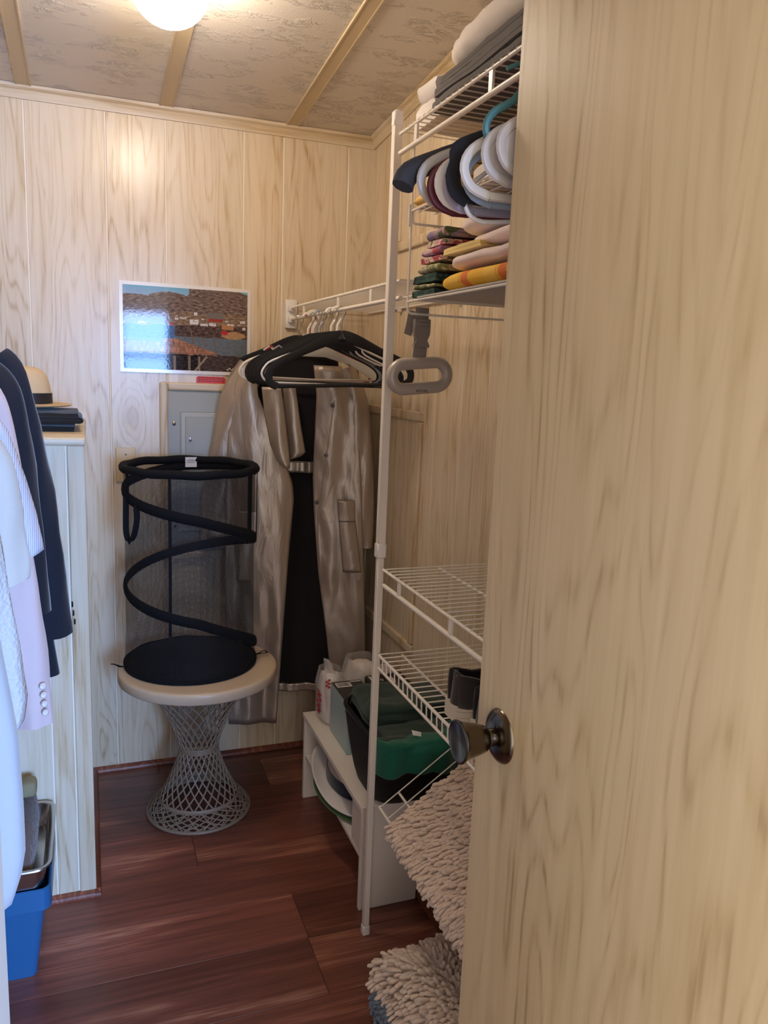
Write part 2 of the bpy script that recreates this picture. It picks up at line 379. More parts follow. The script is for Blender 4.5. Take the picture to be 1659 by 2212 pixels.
# right wall: two framed access hatches and the boarded plinth
def hatch(name, y0, y1, z0, z1, label, w=0.03):
    h = thing(name, label, 'hatch', (RX, (y0+y1)/2, z0), kind='structure')
    x1, x0 = RX+0.004, RX-0.012
    MB().box(RX-0.003, x1, y0, y1, z0, z1).build('hatch_panel', PANEL, h, smooth=False)
    for (a, b, c, d) in ((y0-w, y1+w, z1, z1+w), (y0-w, y1+w, z0-w, z0), (y0-w, y0, z0, z1), (y1, y1+w, z0, z1)):
        MB().bbox(x0, x1, a, b, c, d, 0.005).build('frame_strip', TRIM, h, smooth=False)
    MB().box(RX-0.0035, x1, y0+0.002, y0+0.006, z0, z1).build('gap', plain('dark_gap', '2a1c12', 0.9), h, smooth=False)
hatch('door_2', 2.19, 2.62, 0.56, 1.255, 'framed access door low on the right wall behind the coat')
hatch('door_3', 2.14, 2.40, 1.80, 1.985, 'small framed hatch high on the right wall above the far shelf')
tag(MB().bbox(0.80, RX, 1.10, D, 0, 0.288, 0.003).build('baseboard_right', BROWNW, smooth=False), 'brown boarded plinth along the foot of the right wall', 'plinth', kind='structure')

# the open door
DX = 0.461
dr = thing('door_1', 'pale wood grain closet door standing open on the right', 'door', (DX, 0.31, 0.01), kind='structure')
MB().bbox(DX, DX+0.035, 0.312, 0.845, 0.01, 2.06, 0.0015, 1).build('door_slab', DOORW, dr, smooth=False)
BRZ = plain('dark_bronze', '6a6052', 0.22, 1.0)
kc = (0, 0.785, 0.968)
kb = MB().lathe([(0.0, DX-0.0105), (0.012, DX-0.0105), (0.020, DX-0.010), (0.028, DX-0.006), (0.0325, DX-0.0025), (0.0335, DX), (0.0, DX)], kc, 'x', 48).build('rosette', BRZ, dr)
MB().lathe([(0.0, DX-0.006), (0.011, DX-0.006), (0.0105, DX-0.022), (0.0, DX-0.022)], kc, 'x', 24).build('neck', BRZ, kb)
MB().lathe([(0.0, DX-0.018), (0.013, DX-0.019), (0.0165, DX-0.023), (0.0195, DX-0.034), (0.0225, DX-0.048), (0.0245, DX-0.053), (0.0262, DX-0.055), (0.0262, DX-0.057), (0.024, DX-0.0578), (0.021, DX-0.0565), (0.0, DX-0.0555)], kc, 'x', 48).build('knob', BRZ, kb)

# ------------------------------------------------------------------ ceiling lamp
LXY = (0.185, 1.90); lz = zc(LXY[1])
lamp = thing('ceiling_lamp', 'round glowing white globe lamp on the ceiling', 'lamp', (LXY[0], LXY[1], lz))
MB().lathe([(0.0, lz+0.012), (0.062, lz+0.012), (0.062, lz-0.012), (0.055, lz-0.018), (0.0, lz-0.018)], (LXY[0], LXY[1], 0), 'z', 40).build('lamp_base', plain('lamp_base', 'd8cdb8', 0.4), lamp)
em = NT('lamp_glow'); em.b.inputs['Base Color'].default_value = (1, 1, 1, 1); em.b.inputs['Emission Color'].default_value = LAMP_COL+(1,); em.b.inputs['Emission Strength'].default_value = LAMP
rg = 0.083; pr = [(rg*math.sin(a), lz-0.058-rg*0.92*math.cos(a)) for a in [PI*k/18*0.83 for k in range(19)]]
MB().lathe(pr, (LXY[0], LXY[1], 0), 'z', 40).build('globe', em.m, lamp)
#@@END_ROOM
#@@PART2
# ------------------------------------------------------------------ wire shelves and the pole
def wire_shelf(name, label, x0, x1, y0, y1, z, style, pitch=0.0254, mids=(), straps=(), phase=0.0, wr=0.0016, tilt=0.0, clips=()):
    s = thing(name, label, 'wire shelf', (x1, y1, z))
    def T(x, zz): return zz + (x-x0)*tilt
    def rail(x, zz, r, nm, a=None, b=None): MB().cyl((x, y0 if a is None else a, T(x, zz)), (x, y1 if b is None else b, T(x, zz)), r, 10).build(nm, WHITEM, s)
    rail(x0, z, 0.0034, 'front_rail')
    rail(x1-0.006, z, 0.003, 'back_rail')
    for m in mids: rail(m, z-0.004, 0.003, 'middle_rail')
    base = None; n = int((y1-y0-0.004)/pitch)
    for i in range(n+1):
        y = y1-0.004-i*pitch-phase
        if y < y0: break
        if base is None:
            mb = MB()
            if style == 'lip':
                mb.tube([(x0-0.0005, y, z-0.029), (x0-0.002, y, z), (x0+0.001, y, z+0.0042), (x0+0.006, y, z+0.0042), (x1, y, z+0.0042)], wr, 6)
            else:
                mb.tube([(x0-0.0035, y, z), (x0-0.001, y, z+0.0038), (x0+0.005, y, z+0.0046), (x1, y, T(x1, z+0.0046))], wr, 6)
            base = mb.build('wire', WHITEM, s); base_y = y
        else:
            c = dup_child(base, s, (0, y-base_y, 0), name='wire')
    if style == 'rod':
        rail(x0+0.002, z-0.037, 0.0052, 'hang_rod')
        for y in straps: MB().bbox(x0-0.0015, x0+0.0035, y-0.007, y+0.007, z-0.036, z, 0.001, 1).build('strap', WHITEM, s)
    if style == 'lip': rail(x0-0.001, z-0.030, 0.0032, 'lip_rail')
    for y in clips:
        MB().bbox(x1-0.014, x1, y-0.008, y+0.008, z-0.012, z+0.016, 0.003).cyl((x1-0.016, y, z+0.022), (x1, y, z+0.022), 0.006, 10).build('wall_clip', WHITEPL, s)
    return s
RWX = RX-0.001
far = wire_shelf('wire_shelf', 'far white wire shelf with hanging rod full of empty hangers', 0.649, RWX, 1.665, D-0.012, 1.597, 'rod', straps=(2.50, 2.13, 1.86), mids=(0.79,), clips=(2.375, 1.95))
b_ = MB().bbox(0.632, 0.672, D-0.016, D, 1.53, 1.625, 0.004).bbox(0.640, 0.660, D-0.03, D-0.01, 1.548, 1.572, 0.004).bbox(0.640, 0.660, D-0.03, D-0.01, 1.585, 1.607, 0.004).build('end_bracket', WHITEPL, far)
wire_shelf('wire_shelf', 'topmost white wire shelf under the ceiling stacked with folded bedding', 0.624, RWX, 0.55, 1.638, 1.887, 'rod', straps=(1.55, 1.235, 0.92), mids=(0.78,))
wire_shelf('wire_shelf', 'empty white wire shelf with front rod above the sneakers', 0.624, RWX, 0.60, 1.632, 0.953, 'rod', straps=(1.535, 1.27, 1.0), mids=(0.765,), clips=(1.70-0.1, 1.1), phase=0.01)
wire_shelf('wire_shelf', 'white wire shelf with turned-down lip holding the sneakers', 0.624, RWX, 0.62, 1.638, 0.745, 'lip', mids=(0.682,), clips=(1.58, 1.1))
wire_shelf('shoe_rack', 'tilted white wire shelf under the shaggy mat', 0.624, 0.86, 0.62, 1.595, 0.383, 'slant', tilt=0.70, pitch=0.0254*2, mids=(0.672,))
p = thing('support_pole', 'slim white square pole propping the shelf ends', 'pole', (0.624, 1.657, 0))
def sq(mb, w, z0, z1, b=0.0015): return mb.bbox(0.624-w/2, 0.624+w/2, 1.657-w/2, 1.657+w/2, z0, z1, b, 1)
sq(MB(), 0.0155, 0.012, 1.0).build('lower_tube', POLEM, p); sq(MB(), 0.0185, 1.0, 1.925).build('upper_tube', POLEM, p)
sq(MB(), 0.0235, 0.975, 1.012, 0.004).build('collar', WHITEPL, p); sq(MB(), 0.0205, 1.905, 1.938, 0.003).build('end_cap', WHITEPL, p); sq(MB(), 0.019, 0.0, 0.025, 0.002).build('foot_cap', WHITEPL, p)

# ------------------------------------------------------------------ clothes hangers
def arc(cx, cz, r, a0, a1, n=8): return [(cx+r*math.cos(math.radians(lerp(a0, a1, k/n))), 0, cz+r*math.sin(math.radians(lerp(a0, a1, k/n)))) for k in range(n+1)]
def make_hanger(kind, mat, label, pos, yaw=0.0, roll=0.0, hw=0.205, group=None, hookmat=None, drop=0.0):
    """origin = top of the hook's inside, where it sits on the rod; the hanger lies in the local x-z plane"""
    nm = 'clothes_hanger'
    t = thing(nm, label, 'hanger', pos, group)
    t.rotation_euler = (0, roll, yaw)
    def bld(mb, n, m, parent=t, smooth=True):
        if n not in ('hook', 'broad_hook'): mb.v = [v+DZ for v in mb.v]
        o = bpy.data.objects.new(n, mb.mesh(n, m, (0, 0, 0), smooth)); COL.objects.link(o); o.parent = parent; return o
    DZ = Vector((0, 0, -drop))
    hm = hookmat or CHROME; hr = 0.0016 if hookmat is None else 0.0038
    R = 0.013 if hookmat is None else 0.017
    hook = arc(0, -R+hr, R, -40, 165, 12)
    hook = hook[::-1]; stem = [(hook[-1][0]-0.003, 0, -R-0.012), (0.001, 0, -0.045), (0, 0, -0.082-drop)]
    bld(MB().tube([*hook, *stem], hr, 8), 'hook', hm)
    if kind == 'velvet':
        half = [(0.0, -0.079), (0.018, -0.080), (0.045, -0.088), (0.08, -0.103), (0.12, -0.121), (0.16, -0.138), (0.185, -0.152), (hw-0.004, -0.168), (hw, -0.185), (hw-0.006, -0.201), (hw-0.022, -0.2085)]
        top = smooth_path([(x, 0, z) for x, z in half], 3)
        L = [Vector((-v.x, 0, v.z)) for v in reversed(top)]
        path = L + top[1:]
        rad = [lerp(0.0105, 0.019, max(0, 1-abs(v.x)/0.11)) for v in path]
        bld(MB().tube(path, rad, 10, rb=0.0024, ref=(0, 1, 0)), 'shoulders', mat)
        bld(MB().tube([(-hw+0.022, 0, -0.2085), (0, 0, -0.2085), (hw-0.022, 0, -0.2085)], 0.0055, 8, rb=0.0024, ref=(0, 1, 0)), 'trouser_bar', mat)
        bld(MB().tube([(0, 0, -0.066), (0, 0, -0.075), (0, 0, -0.084)], [0.003, 0.006, 0.011], 10), 'neck', mat)
    elif kind in ('tube', 'thin'):
        rr = 0.0048 if kind == 'tube' else 0.003
        pts = [(0, 0, -0.082), (0.03, 0, -0.088), (0.10, 0, -0.116), (hw-0.03, 0, -0.148), (hw-0.008, 0, -0.166), (hw, 0, -0.184), (hw-0.008, 0, -0.200), (hw-0.026, 0, -0.207)]
        tp = smooth_path(pts, 3); path = [Vector((-v.x, 0, v.z)) for v in reversed(tp)] + tp[1:]
        bld(MB().tube(path, rr, 8), 'shoulders', mat)
        bld(MB().tube([(-hw+0.026, 0, -0.207), (0, 0, -0.2085), (hw-0.026, 0, -0.207)], rr, 8), 'trouser_bar', mat)
        if kind == 'thin':
            for s in (-1, 1):
                bld(MB().tube(smooth_path([(s*0.075, 0, -0.107), (s*0.085, 0, -0.123), (s*0.15, 0, -0.150), (s*0.155, 0, -0.140)], 3), 0.0026, 6), 'strap_hook', mat)
        else:
            for s in (-1, 1): bld(MB().tube([(s*0.11, 0, -0.112), (s*0.122, 0, -0.104), (s*0.14, 0, -0.116)], 0.0028, 6), 'strap_notch', mat)
    elif kind == 'flat':      # broad moulded plastic with a fat hook and solid shoulders
        out = [(-0.03, -0.062), (0.03, -0.062), (0.048, -0.100), (0.12, -0.128), (hw-0.02, -0.158), (hw, -0.176), (hw-0.004, -0.196), (hw-0.018, -0.203), (hw-0.03, -0.19), (0.12, -0.150), (0.04, -0.130), (-0.04, -0.130), (-0.12, -0.150), (-hw+0.03, -0.19), (-hw+0.018, -0.203), (-hw+0.004, -0.196), (-hw, -0.176), (-hw+0.02, -0.158), (-0.12, -0.128), (-0.048, -0.100)]
        bld(MB().prism(out, -0.002, 0.002), 'shoulders', mat, smooth=False)
        bld(MB().tube([(x*1, 0, z) for x, z in ((-hw+0.02, -0.196), (0, -0.200), (hw-0.02, -0.196))], 0.0035, 6), 'trouser_bar', mat)
        bld(MB().tube([*hook, *stem], 0.0085, 8, rb=0.002, ref=(0, 1, 0)), 'broad_hook', mat)
    elif kind == 'paddle':    # wide-shouldered moulded plastic hanger, closed rounded ends
        o2 = [(0, 0, -0.080), (0.04, 0, -0.086), (hw-0.065, 0, -0.126), (hw-0.026, 0, -0.144), (hw-0.006, 0, -0.160), (hw-0.001, 0, -0.179), (hw-0.012, 0, -0.197), (hw-0.036, 0, -0.205)]
        tp = smooth_path(o2, 3); path = [Vector((-v.x, 0, v.z)) for v in reversed(tp)] + tp[1:]
        bld(MB().tube(path, 0.0064, 8, rb=0.0042, ref=(0, 1, 0)), 'shoulders', mat)
        bld(MB().tube([(-hw+0.036, 0, -0.205), (hw-0.036, 0, -0.205)], 0.0058, 8, rb=0.0045, ref=(0, 1, 0)), 'trouser_bar', mat)
        inner = [(v.x*0.97, v.z*0.99) for v in tp]
        if hw < 0.19:
            bld(MB().prism([(-x, z) for x, z in inner[::-1]] + inner[1:], -0.0015, 0.0015), 'web', mat, smooth=False)
    elif kind == 'suit':      # thick curved padded arms
        half = [(0, 0, -0.078), (0.05, 0, -0.088), (0.12, -0.004, -0.112), (0.17, -0.012, -0.135), (hw-0.012, -0.022, -0.158), (hw, -0.028, -0.178)]
        tp = smooth_path(half, 3); path = [Vector((-v.x, v.y, v.z)) for v in reversed(tp)] + tp[1:]
        rad = [lerp(0.009, 0.0155, min(1, abs(v.x)/hw)) for v in path]
        bld(MB().tube(path, rad, 10, rb=[r*0.75 for r in rad], ref=(0, 1, 0)), 'shoulders', mat)
        bld(MB().tube([(-hw+0.05, 0, -0.175), (hw-0.05, 0, -0.175)], 0.003, 8), 'trouser_bar', mat)
    return t
ROD = (0.651, 1.597-0.037+0.0052)
H = []
def fh(kind, mat, label, y, **k): make_hanger(kind, mat, label, (ROD[0], y, ROD[1]), **k)
fh('velvet', BLACKV, 'black velvet hanger nearest the camera on the far rod', 2.105, roll=-0.045)
fh('thin', WHITEPL, 'thin white hanger just behind the front black velvet one', 2.135, hookmat=WHITEPL, hw=0.212, yaw=0.05)
fh('velvet', BLACKV, 'second black velvet hanger from the front on the far rod', 2.168, yaw=-0.02)
fh('thin', WHITEPL, 'thin white hanger between the second and third velvet ones', 2.196, hookmat=WHITEPL, yaw=-0.03)
fh('velvet', BLACKV, 'third black velvet hanger from the front on the far rod', 2.226, yaw=0.02)
fh('thin', plain('clear_grey_plastic', '8d8a86', 0.25), 'smoky grey thin hanger in the middle of the far rod', 2.252, hookmat=None, yaw=-0.05)
fh('velvet', BLACKV, 'fourth black velvet hanger from the front, tip bulging leftward', 2.285, yaw=0.03)
fh('tube', plain('blue_grey_plastic', '9aa0a6', 0.35), 'blue grey tube hanger behind the black velvet group', 2.318, hookmat=plain('blue_grey_plastic', '9aa0a6'), yaw=0.02, hw=0.2)
fh('velvet', BLACKV, 'rearmost black velvet hanger on the far rod', 2.345, yaw=-0.02)
fh('flat', BEIGEPL, 'broad beige moulded hanger with a wide flat hook', 2.385, hookmat=BEIGEPL, hw=0.222, yaw=0.03)
fh('tube', plain('red_plastic', 'a3322f', 0.35), 'red plastic hanger mostly hidden behind the beige one', 2.415, hookmat=plain('red_plastic', 'a3322f'), hw=0.2)
fh('tube', WHITEPL, 'white tube hanger at the back, its round tip showing left', 2.45, hookmat=WHITEPL, hw=0.213, yaw=0.02)
make_hanger('velvet', BLACKV, 'hanger that carries the silver coat', (ROD[0], 2.56, ROD[1]), hw=0.19, yaw=-math.radians(15))

# hangers on the rod of the topmost shelf
UR = (0.626, 1.887-0.037+0.0052)
def uh(kind, mat, label, y, **k): make_hanger(kind, mat, label, (UR[0], y, UR[1]), **{'drop': 0.034, **k})
LILAC = plain('lilac_plastic', 'b3aec2', 0.35); PALEB = plain('pale_blue_plastic', '9fb0c4', 0.35); MAROON = plain('maroon_plastic', '5e2028', 0.4)
TEAL = plain('teal_plastic', '4d8084', 0.4); DGREY = plain('charcoal_plastic', '3a3838', 0.7)
uh('suit', DGREY, 'charcoal padded suit hanger with a broad drooping tip', 1.058, hw=0.225, yaw=-0.02)
uh('paddle', GREYPL, 'translucent white hanger highest of the upper bunch', 1.02, hw=0.2, roll=0.03)
uh('paddle', MAROON, 'maroon hanger in the upper bunch', 1.0, hw=0.206, roll=-0.03)
uh('paddle', WHITEPL, 'white hanger between the maroon and lilac ones', 0.985, hw=0.2, roll=-0.02)
uh('paddle', LILAC, 'lilac hanger in the upper bunch', 0.97, hw=0.2, roll=-0.05)
uh('thin', WHITEPL, 'thin white hanger hanging lowest in the upper bunch', 0.955, hw=0.2, roll=-0.13)
uh('velvet', BLACKV, 'flat black hanger in the middle of the upper bunch', 0.943, hw=0.19, roll=0.02)
uh('paddle', PALEB, 'pale blue hanger in front of the flat black one', 0.930, hw=0.19, roll=-0.03)
uh('paddle', BEIGEPL, 'off-white hanger with open rounded end in the upper bunch', 0.912, hw=0.195, roll=0.0)
uh('tube', TEAL, 'teal tube hanger tilted above the white ones', 0.897, hw=0.155, roll=0.12, drop=0.0)
uh('paddle', plain('warm_white_plastic', 'c6bdb4', 0.35), 'small solid white hanger second from the front of the bunch', 0.885, hw=0.165, roll=0.08)
uh('paddle', GREYPL, 'small solid grey white hanger nearest the camera in the bunch', 0.862, hw=0.15, roll=0.12)

# ------------------------------------------------------------------ two-tier hanging wire basket under the top shelf
bk = thing('hanging_shelf', 'two-tier white wire shelf hung from the topmost shelf', 'hanging shelf', (0.77, 1.2, 1.88))
X0, X1, Y0, Y1 = 0.632, 0.875, 1.085, 1.575
def wire(path, r, nm, m=WHITEM): return MB().tube(path, r, 8).build(nm, m, bk)
for y in (Y1, Y0):
    for x in (X0, X1):
        wire([(x, y, 1.884), (x, y, 1.735)], 0.0026, 'hanger_wire'); wire([(x, y, 1.705), (x, y, 1.56)], 0.0026, 'hanger_wire')
        MB().tube([(x-0.004, y, 1.695), (x-0.005, y, 1.735), (x+0.003, y, 1.742), (x+0.004, y, 1.705)], 0.0022, 6).build('link', WHITEM, bk)
for z in (1.725, 1.545):
    for y in (Y1, Y0):
        wire(smooth_path([(X0, y, z+0.012), (X0, y, z-0.010), (X0+0.006, y, z-0.022), (X0+0.03, y, z-0.024), (X1-0.03, y, z-0.024), (X1-0.006, y, z-0.022), (X1, y, z-0.010), (X1, y, z+0.012)], 4), 0.0026, 'end_loop')
    for x in (X0, X1): wire([(x, Y0, z), (x, Y1, z)], 0.0026, 'side_rail')
for i in range(20):
    y = Y1-0.012-i*0.0245
    w = MB().cyl((X0, y, 1.7275), (X1, y, 1.7275), 0.0016, 6).build('wire', WHITEM, bk)
for i in range(7):
    x = X0+0.035*i+0.015
    MB().cyl((x, Y0, 1.724), (x, Y1, 1.724), 0.0014, 6).build('wire', WHITEM, bk)
MB().bbox(X0-0.003, X1+0.003, Y0, Y1-0.055, 1.5475, 1.5515, 0.001).build('tray_liner', plain('grey_liner', 'b9b2a8', 0.6), bk)
for i in range(3):
    y = Y1-0.012-i*0.0225
    MB().cyl((X0, y, 1.5475), (X1, y, 1.5475), 0.0016, 6).build('wire', WHITEM, bk)

# ------------------------------------------------------------------ folded cloth
def folded(name, label, cat, x0, x1, y0, y1, z0, h, layers, mat, group=None, amp=0.004, seed=0, flip=False, tilt=0.0, sag=0.0, round_=1.0, parent=None, my=18):
    """a cloth folded back and forth, its fold edges on the x sides"""
    h = max(h*0.6, h-1.1*amp); t = h/layers; path = []
    for i in range(layers):
        zz = z0+t*(i+0.5); xs = [lerp(x0+t*0.5, x1-t*0.5, k/9) for k in range(10)]
        if (i % 2 == 1) != flip: xs = xs[::-1]
        path += [(x, zz) for x in xs]
        if i < layers-1:
            cx = xs[-1]; sgn = 1 if xs[-1] > xs[0] else -1
            path += [(cx+sgn*t*0.5*math.sin(PI*k/4), zz+t*0.5-t*0.5*math.cos(PI*k/4)) for k in (1, 2, 3)]
    half = t*0.46; n = len(path); L, R = [], []
    for i in range(n):
        a = path[max(0, i-1)]; b = path[min(n-1, i+1)]; dx, dz = b[0]-a[0], b[1]-a[1]; l = math.hypot(dx, dz) or 1
        N = (-dz/l*half, dx/l*half); L.append((path[i][0]+N[0], path[i][1]+N[1])); R.append((path[i][0]-N[0], path[i][1]-N[1]))
    sec = L + R[::-1]; m = len(sec); vs = []
    for j in range(my):
        y = lerp(y0, y1, j/(my-1)); e = min(1, min(j, my-1-j)/1.5)
        for (x, z) in sec:
            d = nz((x*1.0, y, z*3), 9, seed); d2 = nz((x, y*1.5, z), 22, seed+5)
            lift = (z-z0)/h
            xx = x + amp*1.6*nz((z*30, y*7, seed), 1, seed+2)
            zz = z0+(z-z0)*(1 + 0.05*d)*(0.88+0.12*e) + amp*lift*(d+0.5*d2) + tilt*(y-y0)*lift - sag*math.sin(PI*(x-x0)/(x1-x0))*0
            yy = y + amp*1.2*nz((x*8, z*40, seed), 1, seed+9)*(1-e*0.7)
            vs.append((xx, yy, zz))
    fs = []
    for j in range(my-1):
        for i in range(m): fs.append((j*m+i, j*m+(i+1) % m, (j+1)*m+(i+1) % m, (j+1)*m+i))
    for i in range(n-1):
        for j, w in ((0, 1), (my-1, -1)):
            q_ = (j*m+i, j*m+i+1, j*m+m-2-i, j*m+m-1-i); fs.append(q_ if w > 0 else q_[::-1])
    o = MB().add(vs, fs).build(name, mat, parent, angle=60)
    if parent is None: tag(o, label, cat, group)
    return o
def pillow(name, label, cat, x0, x1, y0, y1, z0, h, mat, group=None, amp=0.006, seed=0, p=3.0, angle=80):
    """soft bulging folded textile: flattened superellipsoid with wrinkles"""
    h -= amp; cx, cy, a, b = (x0+x1)/2, (y0+y1)/2, (x1-x0)/2, (y1-y0)/2
    def sp(v, e): return math.copysign(abs(v)**e, v)
    def fn(u, v):
        th, ph = 2*PI*u, -PI/2+PI*v
        x = a*sp(math.cos(ph), 0.5)*sp(math.cos(th), 2/p); y = b*sp(math.cos(ph), 0.5)*sp(math.sin(th), 2/p); z = h/2*sp(math.sin(ph), 0.75)
        P = Vector((cx+x, cy+y, z0+h/2+z))
        k = nz(P, 14, seed); k2 = nz((P.x*10, P.y*34, P.z*10), 1, seed+3)
        up = 1 if z > -h*0.35 else 0.15
        return P + Vector((x/a*amp*k2*0.8, y/b*amp*k2*0.8, amp*(k+0.6*k2)*up))
    o = MB().grid(fn, 44, 20, True).build(name, mat, None, angle=angle); return tag(o, label, cat, group)
DKS = cloth('dark_grey_sheet', '5c5550'); WHT = cloth('white_cotton', 'eae0d8', var=0.04); CRM = cloth('cream_blanket', 'e0d4c8', 160, bstr=0.5, var=0.05)
# on the topmost shelf
ZT = 1.887+0.0064
folded('folded_sheet', 'lowest dark grey folded sheet on the topmost shelf', 'folded sheet', 0.632, 0.90, 0.62, 1.505, ZT, 0.026, 2, DKS, 'dark grey folded sheets', seed=1, my=34)
folded('folded_sheet', 'second dark grey folded sheet up on the topmost shelf', 'folded sheet', 0.634, 0.90, 0.62, 1.50, ZT+0.027, 0.022, 2, DKS, 'dark grey folded sheets', seed=2, my=34)
folded('folded_sheet', 'third dark grey folded sheet up, below the white blanket', 'folded sheet', 0.640, 0.90, 0.62, 1.49, ZT+0.050, 0.020, 2, DKS, 'dark grey folded sheets', seed=3, my=34)
pillow('folded_blanket', 'puffy cream white blanket on the dark sheets under the ceiling', 'blanket', 0.650, 0.90, 0.60, 1.515, ZT+0.071, 0.078, CRM, seed=4, amp=0.008, p=8)
folded('folded_towel', 'crumpled white towel at the far end of the topmost shelf', 'towel', 0.640, 0.90, 1.51, 1.625, ZT, 0.040, 2, WHT, 'white towels on the topmost shelf', seed=5, amp=0.007)
folded('folded_towel', 'white towel on top of the crumpled one beside the dark sheets', 'towel', 0.648, 0.90, 1.508, 1.60, ZT+0.041, 0.045, 2, WHT, 'white towels on the topmost shelf', seed=6, amp=0.009, flip=True)
# on the upper tier of the hanging shelf
YEL = cloth('mustard_cloth', 'e6b95c', 300); YEL2 = cloth('pale_yellow_cloth', 'edd083', 300); REDC = cloth('crimson_cloth', 'b0203a', 300); TANC = cloth('tan_cloth', 'cf9f45', 300)
Z1 = 1.7295
folded('folded_cloth', 'mustard yellow cloth lowest on the upper hanging tier', 'folded cloth', 0.640, 0.86, 1.36, 1.568, Z1, 0.030, 3, YEL, seed=11, amp=0.006)
folded('folded_cloth', 'pale yellow crumpled cloth on the mustard one', 'folded cloth', 0.645, 0.86, 1.38, 1.560, Z1+0.031, 0.028, 2, YEL2, seed=12, amp=0.008, flip=True)
folded('folded_cloth', 'small yellow cloth on top of the upper tier stack', 'folded cloth', 0.65, 0.85, 1.40, 1.535, Z1+0.060, 0.026, 2, YEL, seed=13, amp=0.008)
folded('folded_cloth', 'white cloth folded beside the crimson one on the upper tier', 'folded cloth', 0.645, 0.86, 1.10, 1.34, Z1, 0.034, 2, WHT, seed=14)
folded('folded_cloth', 'crimson cloth glimpsed between the white hangers', 'folded cloth', 0.66, 0.86, 1.10, 1.33, Z1+0.035, 0.026, 2, REDC, seed=15, amp=0.008)
def sagfn(u, v):
    y = lerp(1.10, 1.50, u); s = math.sin(PI*min(1, max(0, u)))
    return Vector((0.883+0.014*math.sin(PI*v)+0.003*nz((u*5, v*3, 1), 1), y, 1.745-v*(0.03+0.055*s**0.6)))
tag(MB().grid(sagfn, 24, 10).build('draped_cloth', TANC, None, solid=0.003), 'tan yellow cloth drooping behind the upper hanging tier', 'cloth')
# on the lower tier
def print_mat(name, cols, scale=38, seed=0.0):
    t = NT(name); g = t.n('ShaderNodeNewGeometry'); ad = t.n('ShaderNodeVectorMath', operation='ADD'); ad.inputs[1].default_value = (seed, seed*2, seed*3); t.l(g, ad)
    v = t.n('ShaderNodeTexVoronoi', i_Scale=scale); t.l(ad, v); n = t.n('ShaderNodeTexNoise', i_Scale=scale*0.7, i_Detail=3.0, i_Distortion=1.5); t.l(ad, n)
    sp = t.n('ShaderNodeSeparateColor'); t.l(v, sp, 1, 0)
    f = t.math('ADD', t.math('MULTIPLY', sp.outputs[0], 0.55), t.math('MULTIPLY', n.outputs[0], 0.5))
    r = t.n('ShaderNodeValToRGB'); t.t.links.new(f, r.inputs[0]); r.color_ramp.interpolation = 'CONSTANT'
    e = r.color_ramp.elements; e[0].position = 0; e[0].color = lin(cols[0]); e[1].position = 0.3; e[1].color = lin(cols[1])
    for i, c in enumerate(cols[2:]): x = e.new(0.42+0.12*i); x.color = lin(c)
    t.t.links.new(r.outputs[0], t.b.inputs['Base Color']); t.b.inputs['Roughness'].default_value = 0.9; return t.m
def stripe_mat(name, cols, axis='y', scale=6.0, sharp=True):
    t = NT(name); g = t.n('ShaderNodeNewGeometry'); s = t.n('ShaderNodeSeparateXYZ'); t.l(g, s)
    f = t.math('FRACT', t.math('MULTIPLY', s.outputs['xyz'.index(axis)], scale))
    r = t.n('ShaderNodeValToRGB'); t.t.links.new(f, r.inputs[0]); r.color_ramp.interpolation = 'CONSTANT'
    e = r.color_ramp.elements; e[0].position = 0; e[0].color = lin(cols[0][1]); e[1].position = cols[1][0]; e[1].color = lin(cols[1][1])
    for p_, c in cols[2:]: x = e.new(p_); x.color = lin(c)
    t.t.links.new(r.outputs[0], t.b.inputs['Base Color']); t.b.inputs['Roughness'].default_value = 0.9
    n = t.n('ShaderNodeTexNoise', i_Scale=400.0); t.l(g, n); t.bump(n.outputs[0], 0.3, 0.001); return t.m
Z2 = 1.5520; NAP = 'patterned napkins on the lower hanging tier'
PK = print_mat('floral_pink', ('8d7d6a', 'b58f9a', 'c9a3ad', '8f6f8f', 'c05a66'), 40, 1); PU = print_mat('floral_purple', ('6f6658', '8f7f9a', 'a88fa0', 'c49a86', '5f6a4a'), 34, 2)
GR = print_mat('leaf_green', ('5a6040', '8a9060', 'c9b48a', '7d8a58', 'd8c8a8'), 44, 3); DG = print_mat('dark_green_plaid', ('1f3a34', '28463c', '1a2a28', '35564a', '22383a'), 70, 4)
PKS = print_mat('rose_print', ('c9a0a0', 'd8b8ac', 'b34a5a', 'e0c8b0', '6a6a4a'), 50, 5)
zz = Z2
for i, (lab, m_, hh, xo, ya) in enumerate((('dark green plaid napkin at the bottom left of the lower tier', DG, 0.016, 0.0, 1.572), ('olive and green napkin above the bottom plaid one', GR, 0.010, 0.006, 1.570), ('second dark green plaid napkin in the stack', DG, 0.020, 0.002, 1.572),
        ('leaf green floral napkin in the middle of the stack', GR, 0.018, 0.012, 1.565), ('rose print napkin in the middle of the stack', PKS, 0.014, 0.012, 1.560), ('pale pink floral napkin near the top of the stack', PK, 0.016, 0.016, 1.558), ('rose print napkin second from the top', PKS, 0.014, 0.020, 1.552), ('purple floral napkin topmost of the stack', PU, 0.022, 0.022, 1.550))):
    folded('folded_napkin', lab, 'napkin', X0+0.006+xo, X1-0.02, 1.465, ya, zz, hh, 2, m_, NAP, seed=20+i, amp=0.0035, flip=bool(i % 2)); zz += hh+0.0008
ORS = stripe_mat('yellow_orange_stripes', [(0, 'edb83c'), (0.42, 'e07a3a'), (0.62, 'edb83c'), (0.66, 'e6a93a'), (0.70, 'efc050')], 'y', 7.2)
pillow('folded_towel', 'yellow towel with orange stripes on the lower hanging tier', 'towel', X0+0.004, X1-0.01, 1.10, 1.468, Z2, 0.042, ORS, seed=31, amp=0.003, p=5)
